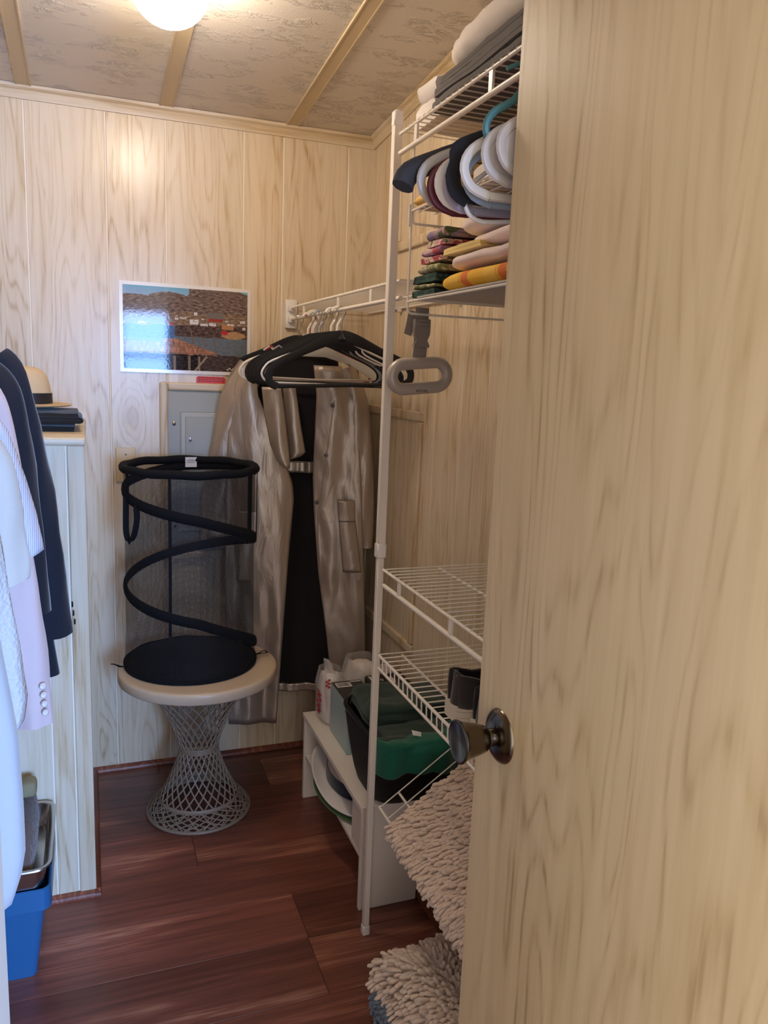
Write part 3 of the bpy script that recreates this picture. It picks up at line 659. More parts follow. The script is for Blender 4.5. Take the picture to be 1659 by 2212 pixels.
PKW = cloth('pinkish_white', 'f0dcd6', var=0.03)
pillow('folded_towel', 'pinkish white cloth lying on the yellow striped towel', 'towel', X0+0.008, X1-0.015, 1.10, 1.45, Z2+0.040, 0.034, PKW, seed=32, amp=0.005, p=4)
folded('folded_cloth', 'small yellow cloth between the pink and white ones', 'folded cloth', X0+0.02, X1-0.03, 1.30, 1.455, Z2+0.073, 0.016, 2, YEL2, seed=35)
pillow('folded_pillowcase', 'white pillowcase above the small yellow cloth', 'pillowcase', X0+0.03, X1-0.02, 1.10, 1.40, Z2+0.076, 0.030, PKW, seed=33, amp=0.004, p=4)
pillow('folded_pillowcase', 'white pillowcase topmost of the lower tier', 'pillowcase', X0+0.02, X1-0.02, 1.10, 1.43, Z2+0.104, 0.040, PKW, seed=34, amp=0.004, p=4)

# luggage scale
GS = plain('silver_grey_plastic', 'b8ada2', 0.38, 0.15); GST = plain('grey_strap', '8d827a', 0.75, 0, 900, 0.3); GBK = plain('grey_buckle', '8f857c', 0.4)
ls = thing('luggage_scale', 'silver handheld luggage scale hanging by its strap', 'luggage scale', (0.668, 1.575, 1.35))
hx, hy, hz = 0.667, 1.575, 1.393
pts = []
for k in range(40):
    a = 2*PI*k/40; ca, sa = math.cos(a), math.sin(a); L_, r_ = 0.036, 0.0265
    pts.append((hx + (L_ if ca > 0 else -L_)*min(1, abs(ca)*2.2) + r_*ca*0.9, hy, hz + r_*sa if abs(ca) < 0.999 else hz))
pts = []
for k in range(14): a = -PI/2+PI*k/13; pts.append((hx+0.037+0.0265*math.cos(a), hy, hz+0.004+0.0265*math.sin(a)))
for k in range(14): a = PI/2+PI*k/13; pts.append((hx-0.037+0.0265*math.cos(a), hy, hz-0.003+0.0265*math.sin(a)))
MB().tube(pts, 0.0128, 16, True, rb=0.0125, ref=(0, 1, 0)).build('handle', GS, ls)
def ribbon(pts, w, nm, mat, parent, axis=(1, 0, 0), th=0.0012):
    ax = Vector(axis).normalized(); P = [Vector(p) for p in pts]
    return MB().tube(P, w/2, 8, rb=th, ref=Vector((0, 1, 0)) if abs(ax.x) > 0.5 else Vector((1, 0, 0))).build(nm, mat, parent)
ribbon([(hx-0.003, hy, hz+0.034), (hx-0.002, hy-0.001, hz+0.06), (hx-0.002, hy, hz+0.09), (hx-0.001, hy, hz+0.135), (hx-0.001, hy, hz+0.142)], 0.031, 'strap', GST, ls)
ribbon([(hx-0.018, hy+0.012, hz+0.135), (hx-0.024, hy+0.012, hz+0.10), (hx-0.028, hy+0.010, hz+0.085)], 0.018, 'strap_tail', GST, ls)
bkl = MB().bbox(hx-0.020, hx+0.018, hy-0.007, hy+0.006, hz+0.098, hz+0.119, 0.003).prism([(hx-0.0195, hz+0.100), (hx+0.0175, hz+0.100), (hx+0.0165, hz+0.086), (hx+0.011, hz+0.074), (hx+0.0165, hz+0.065), (hx+0.0165, hz+0.060), (hx-0.0185, hz+0.060), (hx-0.0185, hz+0.065), (hx-0.013, hz+0.074), (hx-0.0185, hz+0.086)], hy-0.006, hy+0.005).build('buckle', GBK, ls, smooth=False)
MB().bbox(hx-0.014, hx+0.013, hy-0.010, hy-0.006, hz+0.104, hz+0.111, 0.0015).build('buckle_bar', GBK, bkl)
def text(body, parent, loc, size, rot, mat, name='lettering', ext=0.0002, align='CENTER'):
    c = bpy.data.curves.new(name, 'FONT'); c.body = body; c.size = size; c.extrude = ext; c.align_x = align; c.align_y = 'CENTER'
    c.materials.append(mat); o = bpy.data.objects.new(name, c); COL.objects.link(o); o.parent = parent
    bpy.context.view_layer.update()
    me = bpy.data.meshes.new_from_object(o.evaluated_get(bpy.context.evaluated_depsgraph_get()))
    bpy.data.objects.remove(o); o = bpy.data.objects.new(name, me); COL.objects.link(o); o.parent = parent
    o.location = Vector(loc)-world_of(parent); o.rotation_euler = rot; return o
INK = plain('black_ink', '2a2624', 0.6)
text('TAYLOR', ls, (hx+0.002, hy-0.0122, hz-0.0305), 0.0075, (PI/2, PI, 0), INK)
#@@PART3
# ------------------------------------------------------------------ things on the back wall
# poster: flat landscape print with a white border, colours laid on a fine grid
def poster():
    x0, x1 = 0.100, 0.516; zt, zb = 1.648, 1.366
    t = thing('poster', 'glossy harbour village landscape print with white border on the back wall', 'poster', (x0, D, zb))
    W0, H0 = x1-x0, zt-zb
    bd = plain('poster_card', 'efe6da', 0.15)
    MB().box(x0, x1, D-0.004, D-0.001, zb, zt).build('border', bd, t, smooth=False)
    b = 0.011; px0, px1, pz0, pz1 = x0+b, x1-b, zb+b, zt-b
    nu, nv = 210, 135
    me = bpy.data.meshes.new('print'); vs, fs, cols = [], [], []
    for j in range(nv+1):
        for i in range(nu+1): vs.append((px0+(px1-px0)*i/nu - x0, -0.0046, pz1-(pz1-pz0)*j/nv - zb))
    r = random.Random(3)
    houses = [(0.145, 0.44, 0.06, 0.03), (0.57, 0.30, 0.03, 0.03), (0.47, 0.36, 0.05, 0.02), (0.42, 0.37, 0.03, 0.025), (0.56, 0.40, 0.075, 0.055), (0.64, 0.43, 0.06, 0.035), (0.71, 0.42, 0.06, 0.035), (0.83, 0.37, 0.03, 0.02), (0.96, 0.37, 0.04, 0.03), (0.86, 0.41, 0.05, 0.02), (0.05, 0.345, 0.03, 0.012), (0.11, 0.35, 0.02, 0.01), (0.97, 0.45, 0.03, 0.03), (0.93, 0.41, 0.03, 0.012), (0.63, 0.36, 0.02, 0.015), (0.42, 0.335, 0.02, 0.01), (0.50, 0.345, 0.03, 0.012)]
    def col(u, v):
        n1 = noise.noise(Vector((u*9, v*9, 1))); n2 = noise.noise(Vector((u*34, v*60, 2))); n3 = noise.noise(Vector((u*80, v*110, 3)))
        ridge = min(0.10+0.5*abs(u-0.08)**1.6 if u < 0.22 else 1, 0.055+1.9*(u-0.36)**2 if u > 0.2 else 1, 0.045+(0.53-u)*1.5 if u > 0.44 else 1)
        if u > 0.52: ridge = max(-0.1, (u-0.88)*0.45-0.02)
        if v < ridge: return (120+30*v/0.1, 176+15*n1, 200)
        c = None
        roof_l = 0.60; 
        if v < 0.47 - 0.05*u + 0.02*n1:                              # hillside
            s = noise.noise(Vector((u*26+v*30, v*52-u*14, 7))) + 0.6*n3
            k = 0.95+0.42*s; c = (124*k, 104*k, 92*k)
            if v > 0.30+0.04*n1: c = (152*(0.9+0.3*s), 124*(0.9+0.3*s), 98*(0.9+0.3*s))
        elif u < 0.40 and v < 0.62+0.02*n2: c = (66+20*n2, 96+22*n2, 140+30*n2)      # water at left, the window reflection's blue painted into it
        elif v < 0.585: k = 0.8+0.5*n2; c = (112*k, 88*k, 78*k)        # wharves
        elif v < 0.80+0.02*n1: k = 0.95+0.12*n2; c = (112*k, 118*k, 122*k)          # harbour water
        else: k = 0.8+0.4*n2; c = (98*k, 80*k, 74*k)
        if 0.66 < u < 0.80 and 0.28 < v < 0.345: c = (122, 112, 104)             # big roof
        if 0.675 < u < 0.79 and 0.345 < v < 0.385: c = (172, 70, 58) if int(u*90) % 2 else (150, 58, 50)
        if 0.785 < u < 0.885 and 0.41 < v < 0.475: c = (178, 126, 84)
        if (u-0.885)**2/0.010+(v-0.545)**2/0.0022 < 1: c = (176+20*n2, 136+20*n2, 96)
        if (u-0.81)**2/0.0009+(v-0.515)**2/0.0007 < 1: c = (190, 54, 56)
        if 0.37 < u < 0.39 and 0.42 < v < 0.45: c = (190, 60, 50)
        for (hx_, hz_, w_, h_) in houses:
            if abs(u-hx_) < w_/2 and abs(v-hz_) < h_/2: c = (222, 214, 206) if n3 < 0.2 else (170, 150, 140)
        for (a, bb, wdt) in ((0.53, 0.48, 0.006), (0.63, 0.585, 0.004), (0.715, 0.56, 0.005)):
            if abs(u-a-(v-bb)*0.12) < wdt and bb < v < bb+0.26: c = (120, 100, 86)
        rl = 0.615+0.50*max(0, u-0.42)                                     # shingle roof
        if 0.0 < u < 0.745 and rl < v < 0.80+0.02*n2 and v > 0.60 and (u > 0.30 or v > 0.66):
            k = 0.86+0.28*noise.noise(Vector((u*60, v*14, 5)))-0.22*(1 if (v*42) % 1 < 0.16 else 0); c = (196*k, 138*k, 106*k)
        elif u < 0.62 and v > 0.80: k = 0.8+0.5*n2; c = (62*k, 52*k, 50*k)
        for a in (0.40, 0.52, 0.60):
            if abs(u-a) < 0.009 and v > 0.82: c = (140, 120, 100)
        if abs((u-0.62)+(v-0.90)*0.55) < 0.009 and v > 0.82: c = (160, 140, 120)
        if 0.83 < u < 0.955 and abs(v-0.965-0.012*math.sin(u*190)) < 0.007: c = (225, 215, 205)
        return c
    for j in range(nv):
        for i in range(nu):
            a = j*(nu+1)+i; fs.append((a, a+nu+1, a+nu+2, a+1)); cols.append(lin([max(0, min(255, q_))/255 for q_ in col((i+0.5)/nu, (j+0.5)/nv)]))
    me.from_pydata(vs, [], fs); at = me.color_attributes.new('ink', 'FLOAT_COLOR', 'CORNER')
    at.data.foreach_set('color', [x for c in cols for k in range(4) for x in c])
    pm = NT('poster_print'); a = pm.n('ShaderNodeAttribute', attribute_name='ink'); pm.t.links.new(a.outputs['Color'], pm.b.inputs['Base Color']); pm.b.inputs['Roughness'].default_value = 0.05
    pm.b.inputs['Specular IOR Level'].default_value = 0.25
    g = pm.n('ShaderNodeNewGeometry'); n = pm.n('ShaderNodeTexNoise', i_Scale=140.0, i_Detail=2.0); pm.l(g, n); pm.bump(n.outputs[0], 0.10, 0.0004)
    me.materials.append(pm.m); o = bpy.data.objects.new('print', me); COL.objects.link(o); o.parent = t
poster()
# red warning label
lb = thing('warning_label', 'small red printed warning label above the breaker panel', 'label', (0.386, D, 1.337))
RED = plain('red_label', 'e2412e', 0.4)
MB().prism([(0.338, 1.3375), (0.433, 1.3365), (0.4335, 1.354), (0.428, 1.359), (0.344, 1.360), (0.338, 1.354)], D-0.0022, D-0.001).build('sticker', RED, lb, smooth=False)
rr = random.Random(5); mb = MB()
for z in (1.3555, 1.3495, 1.3435):
    x = 0.343
    while x < 0.427:
        w = rr.uniform(0.003, 0.009); mb.box(x, min(x+w, 0.429), D-0.0026, D-0.0021, z-0.0011, z+0.0011); x += w+0.0018
o = mb.build('printed_lines', plain('dark_red_ink', '4a1410', 0.6), lb, smooth=False); o['kind'] = 'stuff'
# breaker panel with wooden surround
BP = plain('breaker_paint', 'a2a6a3', 0.42); BP2 = plain('breaker_paint_edge', 'b0b2ac', 0.4)
bp = thing('breaker_panel', 'grey metal breaker panel in a pale wood surround', 'breaker panel', (0.40, D, 0.77))
MB().bbox(0.244, 0.59, D-0.010, D-0.001, 0.768, 1.312, 0.004).build('cover', BP, bp)
dd = MB().bbox(0.284, 0.56, D-0.016, D-0.008, 0.838, 1.242, 0.006, 3).build('door_frame', BP2, bp)
MB().bbox(0.300, 0.545, D-0.0185, D-0.014, 0.855, 1.226, 0.003).build('inner_door', BP, dd)
MB().bbox(0.3145, 0.3195, D-0.0215, D-0.018, 1.146, 1.160, 0.001).bbox(0.3115, 0.3145, D-0.0205, D-0.018, 1.144, 1.162, 0.001).build('latch', CHROME, dd)
for (x, z) in ((0.265, 1.203), (0.265, 0.86)):
    MB().lathe([(0.0, D-0.014), (0.004, D-0.0135), (0.0062, D-0.012), (0.0062, D-0.0095)], (x, 0, z), 'y', 16).build('screw', CHROME, bp)
for (a, b, c, d, nm) in ((0.220, 0.246, 0.742, 1.337, 's'), (0.588, 0.614, 0.742, 1.337, 's'), (0.246, 0.588, 1.311, 1.337, 't'), (0.246, 0.588, 0.742, 0.769, 't')):
    MB().bbox(a, b, D-0.017, D-0.001, c, d, 0.006).build('surround_strip', TRIM if nm == 's' else wood('trim_along', (), axis='x'), bp, smooth=False)
# blank wall plate
wp = thing('wall_plate', 'blank beige switch plate beside the breaker panel', 'wall plate', (0.112, D, 1.01))
MB().bbox(0.081, 0.143, D-0.007, D-0.001, 1.010, 1.122, 0.0035).build('plate', plain('beige_plate', 'dcc49c', 0.45), wp)
for z in (1.100, 1.032): MB().lathe([(0.0, D-0.0086), (0.0026, D-0.008), (0.0032, D-0.0068)], (0.112, 0, z), 'y', 12).build('screw', plain('brass_screw', '9a8252', 0.35, 0.8), wp)

# ------------------------------------------------------------------ pedestal table
TC = (0.303, 2.365); TZ = 0.483
tb = thing('pedestal_table', 'round pedestal table with woven hourglass base', 'table', (TC[0], TC[1], 0))
TOPM = plain('table_top_tan', 'd4bd9f', 0.33, 0, 60, 0.05); RATT = plain('taupe_strand', '94816c', 0.5)
MB().lathe([(0, TZ), (0.225, TZ), (0.235, TZ-0.0008), (0.239, TZ-0.0035), (0.2405, TZ-0.009), (0.2395, TZ-0.031), (0.235, TZ-0.035), (0.10, TZ-0.035), (0, TZ-0.035)], (*TC, 0), 'z', 72).build('tabletop', TOPM, tb, angle=50)
def strand_path(r0, z0, r1, z1, da, bow=0.0, n=9):
    out = []
    for k in range(n+1):
        t_ = k/n; r = lerp(r0, r1, t_) - bow*math.sin(PI*t_); a = da*t_; out.append((r*math.cos(a), r*math.sin(a), lerp(z0, z1, t_)))
    return out
def strands(name, path, n, r, off=0.0):
    base = None
    for k in range(n):
        if base is None:
            base = bpy.data.objects.new(name, MB().tube(path, r, 5).mesh(name, RATT)); COL.objects.link(base); base.parent = tb; c = base
        else: c = dup_child(base, tb, name=name)
        c.rotation_euler.z = off+2*PI*k/n
for s in (1, -1):
    strands('strand', strand_path(0.168, 0.447, 0.059, 0.222, s*1.15, 0.012), 24, 0.0026)
    strands('strand', strand_path(0.058, 0.205, 0.121, 0.050, s*1.05, 0.006), 24, 0.0026)
    strands('strand', strand_path(0.121, 0.048, 0.157, 0.006, s*0.85, -0.006, 7), 26, 0.0022)
    strands('strand', strand_path(0.121, 0.046, 0.157, 0.006, s*0.35, -0.006, 5), 18, 0.0022, 0.1)
def ring(r, z, rad, nm, seg=60, flat=None):
    MB().tube([(TC[0]+r*math.cos(2*PI*k/seg), TC[1]+r*math.sin(2*PI*k/seg), z) for k in range(seg)], rad, 8, True, rb=flat, ref=(0, 0, 1)).build(nm, RATT, tb)
ring(0.158, 0.0055, 0.0055, 'base_ring'); ring(0.121, 0.048, 0.003, 'lower_ring', flat=0.008); ring(0.168, 0.444, 0.004, 'upper_ring')
for z in (0.207, 0.2135, 0.220): ring(0.0585, z, 0.0036, 'waist_ring', 40)

# ------------------------------------------------------------------ pop-up mesh hamper
HB = plain('black_nylon', '0f1014', 0.85, 0, 600, 0.2, 0, 0.25); HC = (0.284, 2.395)
hm = thing('laundry_hamper', 'black mesh pop-up laundry hamper on the round table', 'hamper', (HC[0], HC[1], TZ))
def hr(z): return interp([(0.483, 0.2), (0.52, 0.196), (0.60, 0.192), (0.85, 0.1905), (1.10, 0.192)], z)[0]
nt = NT('fine_mesh_net'); nt.b.inputs['Base Color'].default_value = lin('1a1b22'); nt.b.inputs['Roughness'].default_value = 0.7
uvn = nt.n('ShaderNodeUVMap'); sx = nt.n('ShaderNodeSeparateXYZ'); nt.l(uvn, sx)
def tri(v, k, ph=0.0): return nt.math('ABSOLUTE', nt.math('SUBTRACT', nt.math('FRACT', nt.math('ADD', nt.math('MULTIPLY', v, k), ph)), 0.5))
u_, v_ = sx.outputs[0], sx.outputs[1]
a_ = nt.math('SINE', nt.math('ADD', nt.math('MULTIPLY', u_, 2*PI*210), nt.math('MULTIPLY', v_, 2*PI*75)))
b_2 = nt.math('SINE', nt.math('SUBTRACT', nt.math('MULTIPLY', u_, 2*PI*210), nt.math('MULTIPLY', v_, 2*PI*75)))
hole = nt.math('GREATER_THAN', nt.math('ADD', a_, b_2), 0.05)
hole2 = nt.math('LESS_THAN', nt.math('ADD', a_, b_2), -1.05)
holes = nt.math('MAXIMUM', hole, hole2)
tr = nt.n('ShaderNodeBsdfTransparent'); mxs = nt.n('ShaderNodeMixShader'); nt.t.links.new(holes, mxs.inputs[0]); nt.t.links.new(nt.b.outputs[0], mxs.inputs[1]); nt.t.links.new(tr.outputs[0], mxs.inputs[2])
nt.t.links.new(mxs.outputs[0], nt.t.nodes['Material Output'].inputs['Surface'])
nu, nv = 96, 24; mbn = MB()
mbn.grid(lambda u, v: (HC[0]+hr(0.487+0.61*v)*math.cos(2*PI*u)*(1+0.006*math.sin(7*2*PI*u)*math.sin(PI*v)), HC[1]+hr(0.487+0.61*v)*math.sin(2*PI*u)*(1+0.006*math.sin(7*2*PI*u)*math.sin(PI*v)), 0.487+0.61*v), nu+1, nv)
net = mbn.build('mesh_wall', nt.m, hm)
ul = net.data.uv_layers.new(name='UVMap')
for lp in net.data.loops:
    k = lp.vertex_index; ul.data[lp.index].uv = ((k % (nu+1))/nu, (k//(nu+1))/(nv-1))
# base cushion and skirt
MB().lathe([(0, 0.501), (0.10, 0.503), (0.17, 0.500), (0.192, 0.496), (0.199, 0.490), (0.2005, 0.4845), (0.0, 0.4845)], (*HC, 0), 'z', 64).build('base_panel', HB, hm, angle=70)
def cring(r, z, rad, nm, wob=0.0015, n=72):
    MB().tube([(HC[0]+r*math.cos(2*PI*k/n), HC[1]+r*math.sin(2*PI*k/n), z+wob*math.sin(9*2*PI*k/n)) for k in range(n)], rad, 10, True).build(nm, HB, hm)
cring(0.193, 1.095, 0.0125, 'rim_hoop'); cring(0.1975, 0.494, 0.005, 'base_hoop')
def hz_(th): return interp([(-0.4, 1.095), (PI*0.5, 1.075), (PI, 1.028), (1.5*PI, 0.965), (2*PI, 0.868), (2.5*PI, 0.80), (3*PI, 0.735), (3.5*PI, 0.665), (4*PI, 0.53), (4.15*PI, 0.495)], th)[0]
hp = []
for k in range(150):
    th = -0.4+(4.15*PI+0.4)*k/149; z = hz_(th); r = hr(z)+0.001; hp.append((HC[0]+r*math.cos(th), HC[1]+r*math.sin(th), z))
MB().tube(hp, 0.0065, 10, rb=0.0155, ref=(0, 0, 1)).build('spiral_hoop', HB, hm)
def cyl_strip(th, z0, z1, w, nm, dr=0.0):
    n = 14; r0 = 0.0
    MB().grid(lambda u, v: (HC[0]+(hr(lerp(z0, z1, v))+dr)*math.cos(th+(u-0.5)*w/0.19), HC[1]+(hr(lerp(z0, z1, v))+dr)*math.sin(th+(u-0.5)*w/0.19), lerp(z0, z1, v)), 5, n).build(nm, HB, hm, solid=0.002)
cyl_strip(PI*0.575, 0.50, 1.09, 0.010, 'seam_tape', -0.001)
cyl_strip(PI*0.80, 1.035, 1.10, 0.022, 'handle_tab', 0.001); cyl_strip(PI*1.10, 1.00, 1.09, 0.020, 'handle_tab', 0.002)
cyl_strip(1.80*PI, 0.88, 1.09, 0.024, 'handle_strap', 0.003); cyl_strip(1.93*PI, 0.87, 1.09, 0.022, 'handle_strap', 0.006)
def hpt(th, z, dr): return (HC[0]+(hr(z)+dr)*math.cos(th), HC[1]+(hr(z)+dr)*math.sin(th), z)
lp = smooth_path([hpt(1.10*PI, 1.02, 0.006), hpt(1.115*PI, 0.96, 0.012), hpt(1.13*PI, 0.915, 0.016), hpt(1.16*PI, 0.895, 0.018), hpt(1.19*PI, 0.915, 0.016), hpt(1.20*PI, 0.96, 0.01), hpt(1.19*PI, 1.00, 0.006)], 4)
MB().tube(lp, 0.010, 8, rb=0.0012, ref=(0.5, -0.85, 0)).build('carry_loop', HB, hm)
for (th, sg) in ((1.02*PI, 1), (1.99*PI, -1)):
    a = hpt(th, 0.489, 0.002); d = Vector((math.cos(th), math.sin(th), 0)); P0 = Vector(a)
    MB().tube(smooth_path([P0, P0+d*0.012+Vector((0, 0, 0.001)), P0+d*0.025+Vector((0, 0.01*sg, 0.006)), P0+d*0.036+Vector((0, 0.012*sg, 0.008)), P0+d*0.027+Vector((0, 0.002, 0.010)), P0+d*0.012+Vector((0, 0, 0.004)), P0], 4), 0.003, 6, rb=0.0012, ref=(0, 0, 1)).build('tie_tab', HB, hm)
th = 0.46*PI; c0 = Vector(hpt(th, 1.09, -0.013)); ex = Vector((1, 0.05, 0)).normalized()
tg = MB().hexa([c0+ex*a+Vector((0, b, z)) for z in (-0.018, 0.014) for a, b in ((-0.018, -0.001), (0.018, -0.001), (0.018, 0.001), (-0.018, 0.001))]).build('care_tag', plain('white_satin', 'eee8e2', 0.4), hm, smooth=False)
mb = MB()
for z, w in ((0.006, 0.010), (0.002, 0.014), (-0.003, 0.013)): mb.hexa([c0+ex*a+Vector((0, b, z+dz)) for dz in (-0.0007, 0.0007) for a, b in ((-w, -0.0016), (w, -0.0016), (w, -0.001), (-w, -0.001))])
mb.build('print_line', plain('grey_ink', '7d7672', 0.6), tg, smooth=False)

# ------------------------------------------------------------------ silver raincoat
t = NT('silver_cloth'); t.b.inputs['Base Color'].default_value = lin('bcae9f'); t.b.inputs['Metallic'].default_value = 0.6; t.b.inputs['Roughness'].default_value = 0.38
g = t.n('ShaderNodeNewGeometry'); mp = t.n('ShaderNodeMapping'); mp.inputs['Scale'].default_value = (22, 22, 7); t.l(g, mp)
n = t.n('ShaderNodeTexNoise', i_Scale=1.0, i_Detail=5.0, i_Distortion=1.0); t.l(mp, n); t.bump(n.outputs[0], 0.45, 0.008); SILV = t.m
LIN = cloth('black_lining', '1d171a', 500, rough=0.8)
CYY = 2.56
coat = thing('silver_raincoat', 'long silver raincoat with black lining hanging open', 'coat', (0.651, CYY, 1.48))
def drape(nm, rows, y, mat, parent, amp=0.012, waves=3.0, seed=0, bulge=0.0, nu=26, nv=60, th=0.0018, taper=True, yslope=0.0):
    """rows: (z, xleft, xright); a hanging sheet with vertical folds"""
    z0, z1 = max(r_[0] for r_ in rows), min(r_[0] for r_ in rows)
    def fn(u, v):
        z = lerp(z0, z1, v); a, b = interp(rows, z); x = lerp(a, b, u)
        k = (0.35+0.65*v) if taper else 1
        f = amp*k*(2.3*nz((x*waves*4.2+0.25*z, z*1.3, seed), 1, seed) + 1.5*nz((x*waves*9.5-0.6*z, z*2.6, seed), 1, seed+2))
        f += amp*0.35*nz((x*30+8*z, z*12, seed), 1, seed)
        return Vector((x, y - bulge*math.sin(PI*u) + f + yslope*(u-0.5), z))
    return MB().grid(fn, nu, nv).build(nm, mat, parent, solid=th, angle=80)
Lp = [(1.345, 0.452, 0.520), (1.308, 0.446, 0.523), (1.20, 0.430, 0.568), (1.125, 0.425, 0.602), (1.023, 0.422, 0.640), (0.968, 0.42, 0.645), (0.752, 0.42, 0.630), (0.339, 0.425, 0.608), (0.172, 0.436, 0.600)]
drape('left_front', [(1.41, 0.50, 0.57)]+Lp, CYY-0.035, SILV, coat, 0.010, 2.2, 0.6, 0.012)
Rp = [(1.41, 0.70, 0.79), (1.317, 0.712, 0.842), (1.045, 0.706, 0.868), (0.934, 0.712, 0.875), (0.719, 0.732, 0.888), (0.496, 0.766, 0.900), (0.30, 0.79, 0.905), (0.20, 0.80, 0.905)]
drape('right_front', Rp, CYY-0.03, SILV, coat, 0.010, 2.0, 2.1, 0.012)
drape('lining', [(1.44, 0.52, 0.78), (1.31, 0.50, 0.80), (0.8, 0.50, 0.84), (0.285, 0.52, 0.86)], CYY+0.045, LIN, coat, 0.008, 3, 1.4, 0.0)
drape('back_hem', [(0.287, 0.52, 0.86), (0.258, 0.52, 0.86)], CYY+0.040, SILV, coat, 0.008, 3, 1.4, 0.0, nv=6, taper=False)
def ssleeve(nm, pts, mat, parent, ry=0.032, seed=0, wr=0.004):
    P = smooth_path([(x, y, z) for x, y, z, r in pts], 5); R_ = []
    for i in range(len(pts)-1):
        for k in range(5): R_.append(lerp(pts[i][3], pts[i+1][3], k/5))
    R_.append(pts[-1][3]); n = len(P); seg = 22; vs = []
    for i in range(n):
        for k in range(seg):
            a = 2*PI*k/seg; r = R_[i]*(1+0.10*nz((math.cos(a)*1.4, math.sin(a)*1.4, P[i].z*9), 1, seed))
            T = (P[min(n-1, i+1)]-P[max(0, i-1)]).normalized(); N = Vector((T.z, 0, -T.x)) if abs(T.z) > 1e-4 else Vector((1, 0, 0)); N.normalize()
            vs.append(P[i]+N*(r*math.cos(a))+Vector((0, 1, 0))*(ry*min(1, r/0.035)*math.sin(a)*(1+0.25*nz((a, P[i].z*14, seed), 1, seed+4))) + Vector((0, wr*math.sin(5*a+P[i].z*20), 0)))
    fs = [(i*seg+k, i*seg+(k+1) % seg, (i+1)*seg+(k+1) % seg, (i+1)*seg+k) for i in range(n-1) for k in range(seg)]
    fs += [tuple(range(seg)), tuple((n-1)*seg+k for k in range(seg))]
    return MB().add(vs, fs).build(nm, mat, parent, angle=70)
sl = ssleeve('left_sleeve', [(0.50, CYY, 1.40, 0.045), (0.455, CYY, 1.30, 0.055), (0.425, CYY, 1.13, 0.056), (0.395, CYY, 0.95, 0.055), (0.383, CYY, 0.80, 0.052)], SILV, coat, 0.035, 3)
ssleeve('right_sleeve', [(0.795, CYY, 1.40, 0.045), (0.835, CYY, 1.30, 0.045), (0.862, CYY, 1.15, 0.044), (0.878, CYY, 0.95, 0.040), (0.880, CYY, 0.803, 0.039)], SILV, coat, 0.035, 5)
drape('lapel', [(1.335, 0.535, 0.598), (1.25, 0.545, 0.612), (1.15, 0.565, 0.624), (1.10, 0.588, 0.630), (1.075, 0.612, 0.630)], CYY-0.052, SILV, coat, 0.004, 3, 0.9, 0.010, 14, 24, taper=False)
drape('collar_tab', [(1.345, 0.600, 0.642), (1.22, 0.612, 0.662), (1.118, 0.624, 0.682), (1.106, 0.626, 0.658), (1.098, 0.628, 0.634)], CYY-0.012, SILV, coat, 0.004, 2, 1.9, 0.008, 12, 20, taper=False)
MB().tube(smooth_path([(0.770, CYY-0.060, 1.30), (0.752, CYY-0.062, 1.14), (0.732, CYY-0.060, 0.97), (0.727, CYY-0.052, 0.86), (0.742, CYY-0.045, 0.70)], 5), 0.0016, 6).build('seam', SILV, coat)
MB().tube(smooth_path([(0.470, CYY-0.058, 1.33), (0.478, CYY-0.062, 1.20), (0.498, CYY-0.060, 1.06)], 5), 0.0016, 6).build('seam', SILV, coat)
drape('back_band', [(1.089, 0.60, 0.735), (1.050, 0.60, 0.735)], CYY+0.025, SILV, coat, 0.004, 7, 0.3, 0, nv=6, taper=False)
for i, z in enumerate((1.283, 1.12, 0.962)):
    x = (0.765, 0.748, 0.722)[i]
    MB().lathe([(0, CYY-0.062), (0.006, CYY-0.062), (0.007, CYY-0.058)], (x, 0, z), 'y', 14).build('snap', plain('dark_snap', '4a423c', 0.4, 0.5), coat)
for nm_, rows_, dy in (('pocket_flap', [(0.970, 0.790, 0.848), (0.90, 0.795, 0.851)], -0.058), ('pocket', [(0.905, 0.796, 0.852), (0.723, 0.815, 0.878)], -0.052), ('pocket_flap', [(0.927, 0.468, 0.526), (0.857, 0.468, 0.523)], -0.060), ('pocket', [(0.86, 0.468, 0.521), (0.685, 0.466, 0.505)], -0.055)):
    drape(nm_, rows_, CYY+dy, SILV, coat, 0.005, 2, 0.6, 0.006, 12, 16, th=0.003, taper=False)
coat.rotation_euler.z = -math.radians(15)
# ------------------------------------------------------------------ on the ledge: hat and folded blacks
LZ = CZ+0.019
BLK = cloth('black_cotton', '23211f', 420)
folded('folded_trousers', 'black folded clothes lowest on the ledge under the hat', 'clothes', -0.36, -0.026, 2.17, 2.40, LZ, 0.020, 1, BLK, 'black clothes on the ledge', seed=41, amp=0.003)
folded('folded_trousers', 'black folded garment with ragged edge directly under the straw hat', 'clothes', -0.34, -0.020, 2.165, 2.40, LZ+0.021, 0.036, 3, BLK, 'black clothes on the ledge', seed=42, amp=0.005)
STRAW = plain('straw', 'd8b98e', 0.8, 0, 380, 0.7, 0.08, 0.2, 0, 0.0025)
hc = (-0.155, 2.28, LZ+0.058)
ht = thing('straw_hat', 'tan straw hat with black band on the folded black clothes', 'hat', hc)
MB().lathe([(0.062, 0.004), (0.085, 0.0), (0.112, 0.003), (0.116, 0.006), (0.112, 0.0075), (0.085, 0.005), (0.064, 0.009)], hc, 'z', 48, True).build('brim', STRAW, ht, angle=70)
MB().lathe([(0.066, 0.004), (0.0655, 0.03), (0.063, 0.055), (0.057, 0.078), (0.044, 0.095), (0.025, 0.102), (0.0, 0.1035)], hc, 'z', 48).build('crown', STRAW, ht, angle=70)
MB().lathe([(0.066, 0.006), (0.0685, 0.007), (0.0678, 0.035), (0.0655, 0.036)], hc, 'z', 48, True).build('hat_band', plain('black_ribbon', '211d1e', 0.5), ht)

